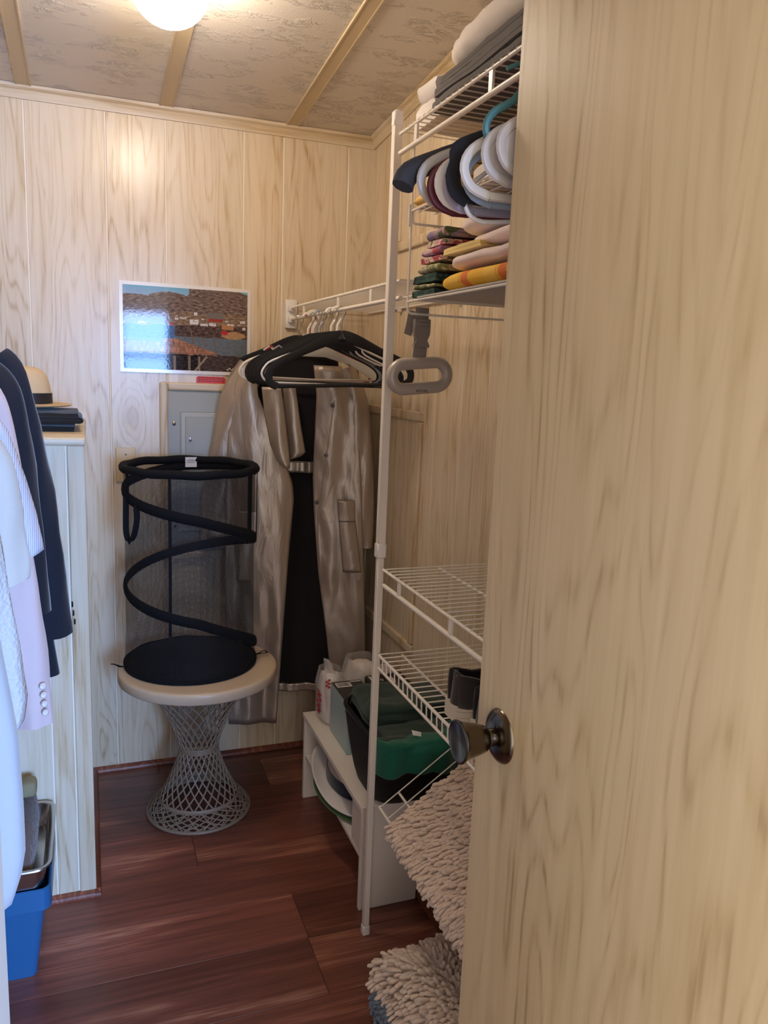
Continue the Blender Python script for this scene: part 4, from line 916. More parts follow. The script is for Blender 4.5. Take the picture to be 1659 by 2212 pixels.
# ------------------------------------------------------------------ clothes on the left rail
tag(MB().cyl((-0.345, FY-0.005, 1.60), (-0.345, CY+0.002, 1.60), 0.011, 14).build('clothes_rail', CHROME), 'steel clothes rail on the left, mostly out of view', 'rail')
def garment(name, label, cat, y, mat, body, sleeve, group=None, th=0.035, seed=0, xc=-0.345, collar=True, sry=0.034):
    """body rows (z, half width); sleeve = list of (x_right_edge, z, half width) from shoulder to cuff; mirrored about xc"""
    t = thing(name, label, cat, (xc, y, 1.46), group)
    z0, z1 = body[0][0], body[-1][0]; seg = 48; nvv = 44; vs = []
    for j in range(nvv):
        z = lerp(z0, z1, j/(nvv-1)); hw, = interp(body, z); k = j/(nvv-1)
        for i in range(seg):
            a = 2*PI*i/seg; c, s = math.cos(a), math.sin(a)
            T_ = th*min(1, 0.35+k*4)
            x = xc+hw*math.copysign(abs(c)**0.8, c); yy = y+T_*math.copysign(abs(s)**0.7, s)*(1+0.25*k*math.sin(x*60+seed)) + 0.006*k*nz((x*14, z*4, seed), 1, seed)
            vs.append((x, yy, z))
    fs = [(j*seg+i, j*seg+(i+1) % seg, (j+1)*seg+(i+1) % seg, (j+1)*seg+i) for j in range(nvv-1) for i in range(seg)] + [tuple(range(seg)), tuple((nvv-1)*seg+i for i in range(seg))]
    MB().add(vs, fs).build('body', mat, t, angle=70)
    if sleeve:
        for sd in (1, -1):
            pts = [(xc+sd*((x-r)-xc), y, z, r) for x, z, r in sleeve]
            ssleeve('sleeve', pts, mat, t, sry, seed+sd)
    if collar: MB().lathe([(0.075, 1.435), (0.07, 1.455), (0.062, 1.470), (0.056, 1.468), (0.066, 1.440)], (xc, y, 0), 'z', 28, True, 1, 0.45).build('collar', mat, t)
    hg = MB()
    R_ = 0.016
    for v in arc(0, 0, R_, -40, 165, 12): pass
    hk = [(xc+v[0], y, 1.598+v[2]) for v in arc(0, 0, R_, -40, 165, 12)]
    MB().tube([*hk[::-1], (xc-0.002, y, 1.57), (xc, y, 1.53), (xc, y, 1.44)], 0.0018, 8).build('hanger_hook', CHROME, t)
    return t
NAVY = cloth('navy_suiting', '1c1f29', 600, bstr=0.15); NAVY2 = cloth('dark_navy_suiting', '1e1f26', 600, bstr=0.15); PINK = cloth('dusty_pink_linen', 'd8c0bc', 520, var=0.04)
CREAM = cloth('cream_linen', 'cdc6ba', 480, var=0.03); WHITEC = cloth('white_poplin', 'b2b6ba', 420, var=0.02)
t = NT('white_waffle'); t.b.inputs['Base Color'].default_value = lin('cac8c6'); t.b.inputs['Roughness'].default_value = 0.9
g = t.n('ShaderNodeNewGeometry'); vv = t.n('ShaderNodeTexVoronoi', i_Scale=150.0); t.l(g, vv); t.bump(vv.outputs[0], 0.7, 0.003); WAFF = t.m
STR = stripe_mat('blue_pinstripe', [(0, 'd9d6da'), (0.62, '6d74a0'), (0.80, 'd9d6da')], 'x', 320)
gA = garment('suit_jacket', 'navy suit jacket with dark cuff buttons, rearmost on the left', 'jacket', 1.90, NAVY,
        [(1.445, 0.07), (1.40, 0.17), (1.36, 0.20), (1.1, 0.215), (0.672, 0.268)], [(-0.150, 1.385, 0.045), (-0.122, 1.355, 0.055), (-0.099, 1.242, 0.062), (-0.076, 1.098, 0.058), (-0.054, 0.861, 0.050), (-0.045, 0.765, 0.046)], seed=1)
for z, x in ((0.842, -0.0505), (0.821, -0.0485), (0.800, -0.0465)):
    MB().lathe([(0, 0.004), (0.006, 0.0035), (0.0075, 0.0)], (0, 0, 0), 'x', 12).build('cuff_button', plain('dark_button', '1a1618', 0.25), gA, org=None).location = Vector((x+0.004, 1.885, z))-world_of(gA)
for o in list(gA.children):
    if o.name.startswith('cuff_button'):
        for v in o.data.vertices: v.co += world_of(gA)
garment('suit_jacket', 'dark navy jacket second from the back on the left', 'jacket', 1.81, NAVY2,
        [(1.44, 0.07), (1.39, 0.16), (1.35, 0.19), (1.1, 0.19), (0.70, 0.21)], [(-0.165, 1.36, 0.045), (-0.135, 1.336, 0.05), (-0.117, 1.278, 0.055), (-0.099, 1.081, 0.052), (-0.088, 0.85, 0.048)], seed=2)
gT = garment('linen_jacket', 'dusty pink jacket with four pale cuff buttons on the left', 'jacket', 1.69, PINK,
        [(1.42, 0.07), (1.36, 0.15), (1.31, 0.185), (1.0, 0.19), (0.70, 0.20)], [(-0.165, 1.325, 0.04), (-0.146, 1.31, 0.045), (-0.130, 1.232, 0.05), (-0.108, 0.98, 0.048), (-0.090, 0.80, 0.042), (-0.083, 0.648, 0.038)], seed=3)
BTN = plain('pearl_button', 'e6dad6', 0.25)
for z in (0.742, 0.723, 0.704, 0.685):
    x = -0.094+(0.742-z)*0.06
    MB().lathe([(0, -0.0405), (0.005, -0.0415), (0.0068, -0.039), (0.0068, -0.037)], (x-0.006, 1.69, z), 'y', 14).build('cuff_button', BTN, gT)
garment('striped_shirt', 'blue and white pinstriped short sleeve shirt on the left', 'shirt', 1.57, STR,
        [(1.40, 0.06), (1.34, 0.15), (1.28, 0.185), (1.0, 0.19), (0.75, 0.19)], [(-0.165, 1.29, 0.04), (-0.134, 1.248, 0.05), (-0.106, 1.167, 0.052), (-0.089, 1.098, 0.046), (-0.080, 1.036, 0.030)], seed=4)
garment('cream_shirt', 'cream short sleeve shirt with wide cuff on the left', 'shirt', 1.45, CREAM,
        [(1.40, 0.06), (1.33, 0.15), (1.28, 0.18), (1.0, 0.18), (0.80, 0.18)], [(-0.160, 1.28, 0.05), (-0.122, 1.217, 0.065), (-0.107, 1.13, 0.068), (-0.097, 1.05, 0.058), (-0.100, 1.012, 0.045)], seed=5, sry=0.03)
garment('waffle_top', 'white waffle-knit top hanging between the cream and white garments', 'top', 1.31, WAFF,
        [(1.40, 0.06), (1.32, 0.15), (1.26, 0.17), (1.0, 0.18), (0.82, 0.19)], [(-0.165, 1.25, 0.045), (-0.134, 1.14, 0.05), (-0.119, 1.025, 0.052), (-0.110, 0.926, 0.05), (-0.102, 0.855, 0.045), (-0.108, 0.815, 0.03)], seed=6)
garment('white_robe', 'long plain white garment nearest the camera on the left', 'robe', 1.14, WHITEC,
        [(1.42, 0.07), (1.34, 0.15), (1.28, 0.18), (1.02, 0.225), (0.878, 0.242), (0.772, 0.245), (0.70, 0.245), (0.66, 0.238), (0.62, 0.225), (0.604, 0.20)], None, seed=7, th=0.05)

# ------------------------------------------------------------------ blue bin, steel pan and bundle at lower left
BLUE = plain('blue_plastic', '285f8c', 0.3)
bn = thing('storage_bin', 'blue tapered plastic bin on the floor at lower left', 'bin', (-0.26, 1.87, 0))
def rrect(x0, x1, y0, y1, r, n=5):
    out = []
    for cx, cy, a in ((x1-r, y1-r, 0), (x0+r, y1-r, 90), (x0+r, y0+r, 180), (x1-r, y0+r, 270)):
        for k in range(n+1): out.append((cx+r*math.cos(math.radians(a+90*k/n)), cy+r*math.sin(math.radians(a+90*k/n))))
    return out
def rr_loft(levels, nm, mat, parent, cap0=True, cap1=True, angle=40):
    rings = [[(x, y, z) for x, y in rrect(*b_, r_)] for z, b_, r_ in levels]; m = len(rings[0]); vs = [v for R_ in rings for v in R_]; fs = []
    for j in range(len(rings)-1): fs += [(j*m+i, j*m+(i+1) % m, (j+1)*m+(i+1) % m, (j+1)*m+i) for i in range(m)]
    if cap0: fs.append(tuple(range(m-1, -1, -1)))
    if cap1: fs.append(tuple((len(rings)-1)*m+i for i in range(m)))
    return MB().add(vs, fs).build(nm, mat, parent, angle=angle)
def ins(b, d): return (b[0]+d, b[1]-d, b[2]+d, b[3]-d)
B0 = (-0.36, -0.142, 1.755, 1.97); B1 = (-0.385, -0.118, 1.735, 1.995); B2 = (-0.395, -0.104, 1.722, 2.003)
rr_loft([(0.0, B0, 0.015), (0.185, B1, 0.018), (0.186, B2, 0.02), (0.236, B2, 0.02), (0.238, ins(B2, 0.003), 0.02), (0.236, ins(B2, 0.006), 0.018), (0.02, ins(B0, 0.006), 0.012)], 'tub', BLUE, bn, True, True)
MB().bbox(-0.30, -0.2, 1.712, 1.724, 0.205, 0.225, 0.004).build('rim_handle', BLUE, bn)
STEEL = plain('stainless_steel', 'c4c0bb', 0.24, 1.0, 40, 0.05)
pn = thing('steel_pan', 'stainless steel rimmed pan resting across the blue bin', 'pan', (-0.24, 1.86, 0.24))
P_ = (-0.37, -0.0985, 1.705, 2.004)
pan = rr_loft([(0.240, ins(P_, 0.022), 0.02), (0.292, ins(P_, 0.010), 0.028), (0.294, ins(P_, 0.003), 0.034), (0.293, P_, 0.036), (0.2965, ins(P_, 0.001), 0.036), (0.2975, ins(P_, 0.006), 0.032), (0.294, ins(P_, 0.0125), 0.027), (0.2425, ins(P_, 0.0245), 0.018)], 'pan_body', STEEL, pn, True, True, 50)
FUR = plain('brown_plush', '6a5850', 0.95, 0, 160, 1.0, 0.3, 0.1, 0.4, 0.006); KHAKI = plain('khaki_cloth', '8f8362', 0.9, 0, 300, 0.4)
bd = thing('plush_bundle', 'long brown plush bundle lying in the steel pan', 'bundle', (-0.16, 1.86, 0.245))
def bun(u, v):
    y = lerp(1.735, 1.985, v); s = math.sin(PI*min(1, max(0.0, v*1.0)))**0.25 if 0 < v < 1 else 0.0; a = 2*PI*u
    zc_ = lerp(0.275, 0.33, v); r = 0.030*s
    return Vector((-0.158+r*0.8*math.cos(a)+0.003*nz((u*3, v*18, 1), 1), y, zc_+r*math.sin(a)+0.004*nz((u*4, v*22, 3), 1)))
MB().grid(bun, 24, 30, True).build('plush_roll', FUR, bd, angle=80)
MB().bbox(-0.178, -0.140, 1.93, 1.98, 0.345, 0.385, 0.012, 3).build('top_patch', KHAKI, bd)
fr = MB().tube([(-0.19+0.004*math.sin(k*2.1), lerp(1.80, 1.98, k/20), 0.30+0.05*k/20+0.006*math.sin(k*1.7)) for k in range(21)], [0.012+0.006*math.sin(k*2.3) for k in range(21)], 8).build('ruffled_cloth', cloth('cream_ruffle', 'd8c9a8'), angle=80)
tag(fr, 'cream ruffled cloth beside the brown bundle in the pan', 'cloth')
#@@PART4
# ------------------------------------------------------------------ low white cubby shelf and what stands on it
cb = thing('cubby_shelf', 'low white open shelf unit on the floor under the wire shelves', 'shelf unit', (0.715, 2.035, 0))
CB = (0.635, 0.797)
sideA = MB().bbox(CB[0], CB[1], 1.742, 1.757, 0, 0.2945, 0.001, 1).build('side_panel', WHITEP, cb, smooth=False)
MB().bbox(CB[0], CB[1], 2.320, 2.335, 0, 0.2945, 0.001, 1).build('side_panel', WHITEP, cb, smooth=False)
MB().bbox(CB[0]-0.003, CB[1], 1.740, 2.337, 0.2805, 0.2955, 0.001, 1).build('top_board', WHITEP, cb, smooth=False)
MB().bbox(CB[0]+0.004, CB[1], 1.757, 2.320, 0.140, 0.154, 0.001, 1).build('middle_shelf', WHITEP, cb, smooth=False)
MB().bbox(CB[1]-0.006, CB[1]-0.001, 1.757, 2.320, 0.02, 0.2805, 0.001, 1).build('back_board', WHITEP, cb, smooth=False)
HOLE = plain('dark_hole', '1c1714', 0.9)
for z in (0.16, 0.03): MB().lathe([(0.0, 1.7412), (0.0035, 1.7412), (0.0035, 1.7425)], (0.655, 0, z), 'y', 12).build('screw_hole', HOLE, sideA)
MB().bbox(CB[0]+0.004, CB[0]+0.06, 1.762, 1.835, 0.1545, 0.279, 0.002, 1).build('carton', plain('pale_carton', 'e2d6cc', 0.6), smooth=False)
tag(bpy.data.objects['carton'], 'pale small carton standing at the near end of the cubby', 'carton')
# white brimmed hat and green hat in the cubby
WH = cloth('white_felt', 'ebe4e0', 300, var=0.02); NVY = cloth('navy_band', '1c2236'); GRY = cloth('printed_grey_cotton', 'b9a99e', 300)
hh = (0.708, 2.065, 0.186)
sh = thing('brimmed_hat', 'white wide-brimmed hat with navy band in the cubby', 'hat', hh)
def brim(R0, R1, zf, nm, mat, parent, c, th=0.003, sx=0.56, sy=1.06):
    def fn(u, v):
        a = 2*PI*u; r = lerp(R0, R1, v); ca, sa = math.cos(a), math.sin(a)
        return Vector((c[0]+r*ca*sx, c[1]+r*sa*sy, c[2]+zf(a, v)))
    return MB().grid(fn, 64, 10, True).build(nm, mat, parent, solid=th, angle=70)
def crimp(x): return x
def zf1(a, v): return 0.040*v*v*max(0.0, math.cos(a-0.68*PI))**1.5 - 0.006*v*max(0, math.cos(a-1.25*PI)) 
bo = brim(0.112, 0.188, zf1, 'brim', WH, sh, hh)
MB().lathe([(0.113, 0.0), (0.114, 0.004), (0.111, 0.040), (0.108, 0.040), (0.109, 0.0)], hh, 'z', 48, True, 0.56, 1.06).build('hat_band', NVY, sh)
MB().lathe([(0.111, 0.0), (0.110, 0.03), (0.106, 0.056), (0.09, 0.074), (0.05, 0.082), (0.0, 0.084)], hh, 'z', 48, False, 0.56, 1.06).build('crown', GRY, sh)
gh = (0.708, 2.055, 0.1565)
gt = thing('green_hat', 'green brim showing beneath the white hat in the cubby', 'hat', gh)
brim(0.10, 0.182, lambda a, v: 0.012-0.004*v, 'brim', cloth('leaf_green_cotton', '4c6b3e'), gt, gh)
MB().lathe([(0.102, 0.012), (0.10, 0.018), (0.06, 0.022), (0.0, 0.023)], gh, 'z', 40, False, 0.56, 1.06).build('crown', MATS['leaf_green_cotton'], gt)
# crop what would pass the back board: the hats sit with their crowns inside the unit
# black basket with green towels
BSK = plain('black_weave', '131212', 0.6, 0, 260, 0.9, 0.3, 0.4, 0, 0.004); BSKR = plain('black_gloss', '151416', 0.25)
ZB = 0.2965
bs = thing('basket', 'black oval basket full of green towels on the cubby', 'basket', (0.77, 1.83, ZB))
b0 = (0.672, 0.878, 1.735, 1.945); b1 = (0.634, 0.915, 1.650, 1.985)
lv = []
for k in range(9):
    t_ = k/8; e = t_**0.75; bb = tuple(lerp(p_, q_, e) for p_, q_ in zip(b0, b1)); lv.append((ZB+0.205*t_, bb, lerp(0.06, 0.085, t_)))
inner = [(z, ins(bb, 0.007), r_-0.006) for z, bb, r_ in lv[::-1]]
inner[-1] = (ZB+0.008, inner[-1][1], inner[-1][2])
rr_loft(lv+inner, 'basket_wall', BSK, bs, True, True, 60)
rim = rrect(*ins(b1, 0.003), 0.083, 8)
MB().tube([(x, y, ZB+0.207) for x, y in rim], 0.0065, 8, True).build('rim', BSKR, bs)
MB().tube(smooth_path([(0.648, 1.90, ZB+0.20), (0.640, 1.865, ZB+0.185), (0.646, 1.80, ZB+0.176), (0.650, 1.745, ZB+0.185), (0.655, 1.72, ZB+0.20)], 4), 0.005, 8).build('wire_handle', BSKR, bs)
MB().tube(smooth_path([(0.655, 1.93, ZB+0.198), (0.668, 1.935, ZB+0.21), (0.70, 1.90, ZB+0.20), (0.72, 1.86, ZB+0.19)], 4), 0.004, 8).build('wire_handle', BSKR, bs)
DGT = cloth('dark_green_terry', '2a3b32', 260, bstr=0.8, var=0.15); GRT = cloth('emerald_terry', '1d6450', 260, bstr=0.8, var=0.12); TAGM = plain('white_tag', 'efe9e4', 0.5)
folded('folded_towel', 'dark green folded towel on top of the basket', 'towel', 0.662, 0.880, 1.765, 1.945, ZB+0.205, 0.058, 3, DGT, 'dark green towels in the basket', seed=51, amp=0.014, tilt=0.0)
folded('folded_towel', 'dark green folded towel with white tags at the near side of the basket', 'towel', 0.668, 0.850, 1.665, 1.80, ZB+0.180, 0.046, 2, DGT, 'dark green towels in the basket', seed=52, amp=0.014)
folded('folded_towel', 'dark green towel stuffed low inside the basket', 'towel', 0.672, 0.872, 1.70, 1.93, ZB+0.09, 0.085, 4, DGT, 'dark green towels in the basket', seed=53, amp=0.006)
tw2 = [o for o in bpy.data.objects if o.get('label', '').startswith('dark green folded towel with white tags')][0]
for (x, y, z, s) in ((0.742, 1.664, ZB+0.232, 0.9), (0.722, 1.655, ZB+0.196, 1.0)):
    MB().hexa([(x-0.013*s, y+0.006, z), (x+0.013*s, y, z-0.006), (x+0.012*s, y-0.004, z-0.014), (x-0.012*s, y-0.001, z-0.009), (x-0.013*s, y+0.007, z+0.0012), (x+0.013*s, y+0.001, z-0.0048), (x+0.012*s, y-0.003, z-0.0128), (x-0.012*s, y, z-0.0078)]).build('care_tag', TAGM, tw2, smooth=False)
def tow(u, v):
    # emerald towel: from inside the basket over the near rim and down its outside
    x = lerp(0.640, 0.878, u); b = 0.012*math.sin(u*9)+0.008*math.sin(u*23+1)
    prof_ = [(1.72, ZB+0.196), (1.665, ZB+0.214), (1.640, ZB+0.212), (1.630, ZB+0.192), (1.630, ZB+0.165), (1.632, ZB+0.14), (1.634, ZB+0.118)]
    s = v*(len(prof_)-1); i = min(int(s), len(prof_)-2); f = s-i
    y = lerp(prof_[i][0], prof_[i+1][0], f); z = lerp(prof_[i][1], prof_[i+1][1], f)
    cor = 0.055*max(0, (u-0.72)/0.28)**2+0.045*max(0, (0.12-u)/0.12)**2
    z += 0.022*math.sin(u*3.3+0.4)*max(0, v-0.45)*1.6
    return Vector((x, y+cor+(b*0.5 if v > 0.4 else 0), z+0.006*nz((x*20, v*4, 2), 1)))
et = MB().grid(tow, 50, 34).build('draped_towel', GRT, None, solid=0.006, angle=80)
tag(et, 'emerald green towel draped over the near rim of the basket', 'towel')
# two small cartons with dark tops behind the basket
def carton(label, x0, x1, y0, y1, z0, z1, side, top):
    t = thing('product_box', label, 'box', ((x0+x1)/2, (y0+y1)/2, z0))
    MB().bbox(x0, x1, y0, y1, z0, z1-0.0015, 0.001, 1).build('carton', side, t, smooth=False)
    MB().box(x0+0.0005, x1-0.0005, y0+0.0005, y1-0.0005, z1-0.0015, z1).build('lid', top, t, smooth=False)
    return t
TEALB = plain('pale_teal_card', 'a9bfc0', 0.35); BLKC = plain('black_card', '2a2422', 0.4); PAPER = plain('white_print', 'e8e2dc', 0.5)
c1 = carton('pale teal box with black barcoded lid behind the basket', 0.680, 0.775, 2.02, 2.19, 0.2965, 0.452, TEALB, BLKC)
mb = MB()
MB().box(0.688, 0.735, 2.145, 2.178, 0.452, 0.4526).build('barcode_label', PAPER, c1, smooth=False)
x = 0.692
while x < 0.730:
    w = rr.uniform(0.0006, 0.0018); mb.box(x, x+w, 2.150, 2.174, 0.4526, 0.4530); x += w+rr.uniform(0.0008, 0.0016)
o = mb.build('bars', INK, c1, smooth=False); o['kind'] = 'stuff'
MB().box(0.738, 0.772, 2.178, 2.183, 0.452, 0.4526).build('title_bar', PAPER, c1, smooth=False)
c2 = carton('dark box with white print to the right behind the basket', 0.795, 0.915, 2.03, 2.20, 0.2965, 0.458, BLKC, BLKC)
MB().box(0.800, 0.806, 2.12, 2.19, 0.458, 0.4586).build('title_bar', PAPER, c2, smooth=False)
MB().box(0.85, 0.872, 2.13, 2.17, 0.458, 0.4586).build('print_patch', PAPER, c2, smooth=False)
text('10', c2, (0.828, 2.155, 0.4584), 0.022, (0, 0, 0), PAPER)
# plastic bags behind
t = NT('clear_film'); t.b.inputs['Base Color'].default_value = (0.95, 0.92, 0.9, 1); t.b.inputs['Roughness'].default_value = 0.12; t.b.inputs['Specular IOR Level'].default_value = 0.9
tr = t.n('ShaderNodeBsdfTransparent'); ms = t.n('ShaderNodeMixShader'); ms.inputs[0].default_value = 0.62; t.t.links.new(t.b.outputs[0], ms.inputs[1]); t.t.links.new(tr.outputs[0], ms.inputs[2]); t.t.links.new(ms.outputs[0], t.t.nodes['Material Output'].inputs['Surface']); FILM = t.m
BAGW = plain('white_packing', 'e4d6cb', 0.4, 0, 30, 0.3, 0.05)
def bag(label, x0, x1, y0, y1, z0, z1, seed, lean=0.0):
    t = thing('plastic_bag', label, 'bag', ((x0+x1)/2, (y0+y1)/2, z0))
    cx, cy, a, b = (x0+x1)/2, (y0+y1)/2, (x1-x0)/2, (y1-y0)/2
    def mk(grow, top):
        def fn(u, v):
            th_ = 2*PI*u; z = lerp(z0, top, v); k = (1-0.30*max(0, v-0.7)/0.3)*min(1, 0.8+v*3)
            r = 1+0.20*nz((math.cos(th_)*2, math.sin(th_)*2, z*14), 1, seed)+0.05*math.sin(8*th_+z*30)*v
            c, s = math.cos(th_), math.sin(th_)
            return Vector((cx+(a*k*r+grow)*math.copysign(abs(c)**0.7, c)+lean*v, cy+(b*k*r+grow)*math.copysign(abs(s)**0.7, s), z))
        return fn
    f1 = mk(0, lerp(z0, z1, 0.88))
    n_ = 40; mb = MB().grid(f1, n_, 20, True); k0 = 0; mb.f.append(tuple(range(n_))); mb.f.append(tuple(19*n_+i for i in range(n_)))
    mb.build('contents', BAGW, t, angle=70)
    MB().grid(mk(0.006, z1), n_, 24, True).build('film', FILM, t, angle=70)
    return t
g1 = bag('white plastic bag with red lettering by the coat hem', 0.668, 0.745, 2.215, 2.325, 0.2965, 0.465, 61, -0.004)
MB().grid(lambda u, v: Vector((lerp(0.684, 0.716, u)-0.008*v+0.003*nz((u*4, v*4, 1), 1), 2.262+0.006*math.sin(u*5+v*3), lerp(0.44, 0.505-0.03*u*u, v))), 8, 8).build('bag_handle', FILM, g1, solid=0.0006)
REDI = plain('red_ink', 'b02028', 0.5)
pts = [(0.6605-0.003*abs(math.sin(k*0.2)), 2.245+0.020*math.sin(k*1.25), 0.33+0.0035*k) for k in range(22)]
MB().tube(smooth_path(pts, 3), 0.0018, 6).build('red_script', REDI, g1)
pts = [(0.676+0.008*math.sin(k*1.4), 2.210, 0.425+0.0026*k) for k in range(12)]
MB().tube(smooth_path(pts, 3), 0.0018, 6).build('red_script', REDI, g1)
g2 = bag('clear plastic bag of white packing behind the teal box', 0.748, 0.856, 2.205, 2.32, 0.2965, 0.497, 62, 0.0)
text('KEEP AWAY', g2, (0.80, 2.207, 0.425), 0.011, (PI/2, -PI/2, 0), INK) if False else None
mb = MB()
for c_ in (0, 1):
    z = 0.375
    while z < 0.455:
        h_ = rr.uniform(0.002, 0.006); mb.box(0.792+c_*0.007, 0.796+c_*0.007, 2.196, 2.1966, z, z+h_); z += h_+0.0014
o = mb.build('printed_lines', INK, g2, smooth=False); o['kind'] = 'stuff'
g3 = bag('clear plastic bag with strawberry picture behind the pole', 0.862, 0.925, 2.22, 2.32, 0.2965, 0.470, 63, 0.0)
MB().lathe([(0, 2.199), (0.016, 2.1995), (0.020, 2.202)], (0.884, 0, 0.430), 'y', 20).build('picture', print_mat('berry_print', ('3f4a2a', '5c6a3a', 'a03a2c', '7d2f26', '8a8a5a'), 90, 7), g3)
MB().lathe([(0, 2.199), (0.014, 2.1995), (0.018, 2.202)], (0.890, 0, 0.398), 'y', 20).build('picture', plain('berry_red', '93402f', 0.5), g3)

# ------------------------------------------------------------------ sneakers on the lip shelf
SUE = cloth('charcoal_canvas', '3c3532', 420); SOLE = plain('cream_rubber', 'd8cbb4', 0.55); LINR = cloth('maroon_lining', '4a2426'); PIPE = plain('maroon_piping', '7a2430', 0.5); LEA = plain('tan_leather', '8a6a4a', 0.6)
def sneaker(label, y, z, x0, ln=0.272):
    t = thing('sneaker', label, 'sneaker', (x0, y, z), 'dark sneakers on the lip shelf')
    def hw(s): return interp([(0, 0.022), (0.04, 0.031), (0.15, 0.036), (0.35, 0.036), (0.6, 0.044), (0.8, 0.045), (0.93, 0.032), (1.0, 0.008)], s)[0]
    def outline(g=0.0, n=22):
        L = [(x0+ln*s, y-hw(s)-g) for s in [k/n for k in range(n+1)]]; R_ = [(x0+ln*s, y+hw(s)+g) for s in [k/n for k in range(n, -1, -1)]]; return L+R_
    for k in range(5):
        MB().prism(outline(0.0015+0.001*(k % 2)), z+0.0062*k, z+0.0062*k+0.0058, 'z').build('sole_layer', SOLE, t, angle=30)
    zs = z+0.030
    def top(s): return interp([(0, 0.062), (0.08, 0.060), (0.2, 0.050), (0.40, 0.052), (0.5, 0.055), (0.7, 0.036), (0.88, 0.024), (1, 0.010)], s)[0]
    def fn(u, v):
        s = u; h = top(s); a = PI*v; k = 1-0.28*math.sin(a)*0
        w = hw(s)*(1-0.20*math.sin(a)**2)
        open_ = s < 0.45
        zz = h*min(1, math.sin(a)*1.8) if open_ else h*math.sin(a)**0.8
        return Vector((x0+ln*s + (0.006*(1-math.sin(a)) if s < 0.05 else 0), y-w*math.cos(a), zs+zz))
    mb = MB(); N1, N2 = 30, 17; vs = []; fs = []
    for i in range(N1):
        for j in range(N2): vs.append(fn(i/(N1-1), j/(N2-1)))
    for i in range(N1-1):
        for j in range(N2-1):
            if i/(N1-1) < 0.44 and 4 <= j < N2-5: continue     # the opening
            fs.append((i*N2+j, (i+1)*N2+j, (i+1)*N2+j+1, i*N2+j+1))
    hc_ = []
    mb.add(vs, fs); mb.build('upper', SUE, t, solid=0.004, angle=60)
    # heel counter closing the back
    MB().grid(lambda u, v: Vector((x0+0.004+0.012*(1-math.sin(PI*u)) + 0.005*v, y+lerp(-0.024, 0.024, u)*(1-0.15*v), zs-0.002+v*(0.060+0.006*math.sin(PI*u)))), 14, 8).build('heel_counter', SUE, t, solid=0.006)
    MB().tube([(x0+0.013, y-0.014, zs+0.050), (x0+0.008, y-0.006, zs+0.0485), (x0+0.0055, y+0.004, zs+0.0485)], 0.0022, 6).build('heel_tab', PIPE, t)
    MB().grid(lambda u, v: Vector((lerp(x0+0.018, x0+ln*0.45, u), y+lerp(-0.026, 0.026, v), zs+0.022+0.004*math.sin(PI*v))), 8, 6).build('insole', LINR, t, solid=0.002)
    MB().grid(lambda u, v: Vector((lerp(x0+ln*0.36, x0+ln*0.62, u), y+lerp(-0.024, 0.024, v), zs+lerp(0.075, 0.048, u)+0.008*math.sin(PI*v))), 8, 8).build('tongue', LEA, t, solid=0.005)
    return t
ZS = 0.745+0.0062
sneaker('charcoal sneaker farther along the lip shelf, heel toward the room', 1.272, ZS, 0.634)
sneaker('charcoal sneaker half hidden by the door edge', 1.176, ZS, 0.640)

# ------------------------------------------------------------------ shaggy chenille mats
def tufts(spots, mat, name, parent, r=0.0042, ln=0.022, seed=0):
    """spots: (point, normal, lie direction): stubby finger-like tufts, joined"""
    R_ = random.Random(seed); vs, fs = [], []
    for P, N, Dn in spots:
        L_ = ln*R_.uniform(0.8, 1.25); rr_ = r*R_.uniform(0.85, 1.2)
        ax = (N*R_.uniform(0.5, 0.85)+Dn*R_.uniform(0.8, 1.2)+Vector((R_.uniform(-.25, .25), R_.uniform(-.25, .25), R_.uniform(-.2, .2)))).normalized()
        b = ax.orthogonal().normalized(); c = ax.cross(b); k0 = len(vs)
        for (s, q) in ((0.0, 0.75), (0.35, 0.95), (0.75, 1.08), (0.94, 0.80)):
            cen = P+ax*(L_*s)-Vector((0, 0, 0.004*s*s))
            for k in range(5): a = 2*PI*k/5; vs.append(cen+(b*math.cos(a)+c*math.sin(a))*(rr_*q))
        vs.append(P+ax*L_-Vector((0, 0, 0.004)))
        for j in range(3):
            for k in range(5): fs.append((k0+j*5+k, k0+j*5+(k+1) % 5, k0+j*5+5+(k+1) % 5, k0+j*5+5+k))
        for k in range(5): fs.append((k0+15+k, k0+15+(k+1) % 5, k0+20))
    mb = MB(); mb.v = vs; mb.f = fs
    o = mb.build(name, mat, parent, angle=80); o['kind'] = 'stuff'; return o
CHEN = plain('beige_chenille', 'e6cfbb', 0.9, 0, 600, 0.5, 0.06, 0.2, 0.4); BACK = plain('mat_backing', 'e6dcd0', 0.8)
R3 = random.Random(11)
m1 = thing('shaggy_mat', 'beige chenille mat lying on the tilted wire shelf', 'mat', (0.72, 1.1, 0.45))
def tiltz(x): return 0.383+0.0085+(x-0.624)*0.70
def mat1(u, v):   # u along x (0 front edge), v along y
    x = lerp(0.618, 0.862, u); y = lerp(0.62, 1.498, v)
    return Vector((x, y, tiltz(x)+0.003+0.004*nz((x*9, y*9, 1), 1)))
MB().grid(mat1, 12, 30).build('backing', BACK, m1, solid=0.006)
nn = Vector((-0.70, 0, 1)).normalized(); spots = []
for i in range(27):
    for j in range(96):
        u = (i+0.5+R3.uniform(-.3, .3))/27; v = (j+0.5+R3.uniform(-.3, .3))/96
        if v < 0.30: continue
        spots.append((mat1(u, v)+nn*0.002, nn, Vector((-0.75, 0.1, -0.55)) if u > 0.12 else Vector((-0.9, 0, -0.8))))
for j in range(90): spots.append((mat1(0.0, 0.3+0.7*(j+0.5)/90), Vector((-0.8, 0, -0.2)), Vector((-0.4, 0, -0.8))))
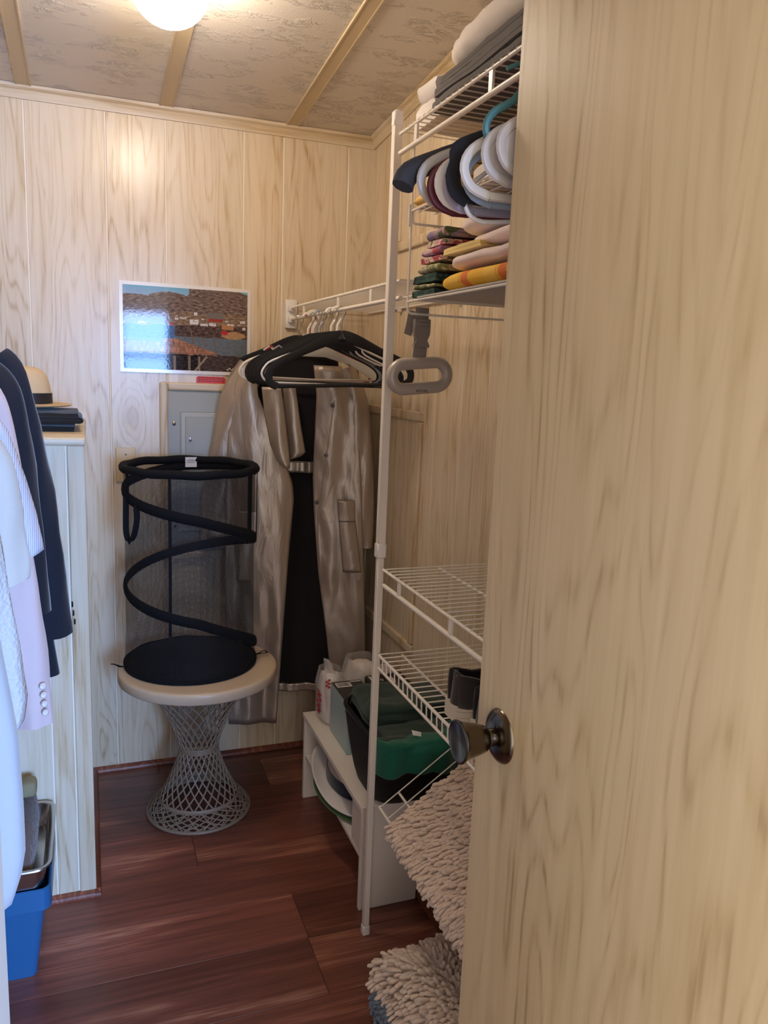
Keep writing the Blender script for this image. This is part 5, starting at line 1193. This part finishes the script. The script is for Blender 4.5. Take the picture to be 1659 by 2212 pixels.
for i in range(26): spots.append((mat1((i+0.5)/26, 0.985), Vector((0, 0.5, 0.5)), Vector((-0.5, 0.6, -0.3))))
tufts(spots, CHEN, 'pile', m1, 0.0043, 0.023, 3)
m2 = thing('shaggy_mat', 'folded beige chenille mat heaped on the floor under the tilted shelf', 'mat', (0.72, 1.2, 0.06))
MX0, MX1, MY0, MY1 = 0.575, 0.86, 0.92, 1.445
def heap(u, v):
    x = lerp(MX0+0.025*(1-v), MX1, u); y = lerp(MY0, MY1, v)
    e = min(1, min(u/0.16, (1-v)/0.10, 1.0)); e = max(0, e); dome = math.sin(e*PI/2)**0.7
    z = 0.080+(0.058+0.028*nz((x*6, y*6, 3), 1)+0.020*u)*dome
    return Vector((x+0.012*nz((x*9, y*9, z*9), 1, 3), y+0.012*nz((y*9, x*9, z*9), 1, 4), z))
MB().grid(heap, 20, 30).build('backing', BACK, m2, solid=0.004)
MB().bbox(MX0+0.02, MX1-0.005, MY0+0.01, MY1-0.02, 0.082, 0.108, 0.012, 3).build('folded_core', BACK, m2)
spots = []
for i in range(30):
    for j in range(56):
        u = min(1, max(0, (i+0.5+R3.uniform(-.35, .35))/30)); v = min(1, max(0, (j+0.5+R3.uniform(-.35, .35))/56)); P = heap(u, v)
        du = (heap(min(1, u+.02), v)-heap(max(0, u-.02), v)); dv = (heap(u, min(1, v+.02))-heap(u, max(0, v-.02))); N = du.cross(dv).normalized()
        out = Vector((-0.7 if u < 0.35 else -0.25*nz((u*5, v*5, 1), 1), 0.6 if v > 0.8 else 0.35*nz((u*4, v*6, 7), 1), -0.35 if (u < 0.2 or v > 0.88) else 0.0))
        spots.append((P, N if N.z > 0 else -N, out))
for j in range(60): spots.append((heap(0.0, (j+0.5)/60), Vector((-0.8, 0, 0)), Vector((-0.6, 0, -0.5))))
for i in range(34): spots.append((heap((i+0.5)/34, 1.0), Vector((0, 0.8, 0)), Vector((0, 0.6, -0.5))))
tufts(spots, CHEN, 'pile', m2, 0.0047, 0.027, 5)
BLU = plain('slate_blue_pile', '6d7a8a', 0.95, 0, 500, 0.6, 0.15, 0.2, 0.3)
m3 = thing('bath_mat', 'slate blue rolled mat under the floor chenille mat', 'mat', (0.70, 1.15, 0))
def roll(u, v):
    a = 2*PI*u; y = lerp(0.90, 1.40, v); k = 0.97+0.05*nz((math.cos(a)*2, math.sin(a)*2, y*9), 1, 9)
    c, s = math.cos(a), math.sin(a)
    return Vector((0.695+0.152*k*math.copysign(abs(c)**0.5, c), y, 0.040+0.039*k*math.copysign(abs(s)**0.6, s)))
mb = MB().grid(roll, 40, 26, True); mb.f.append(tuple(range(40))); mb.f.append(tuple(25*40+i for i in range(40)))
mb.build('mat_body', BLU, m3, angle=80)
spots = []
for j in range(60):
    for i in range(7):
        u = 0.36+0.28*(i+R3.random())/7; P = roll(u, (j+R3.random())/60); spots.append((P, Vector((-0.9, 0, 0.2)), Vector((-0.2, 0, 0.3))))
tufts(spots, BLU, 'pile', m3, 0.004, 0.009, 8)
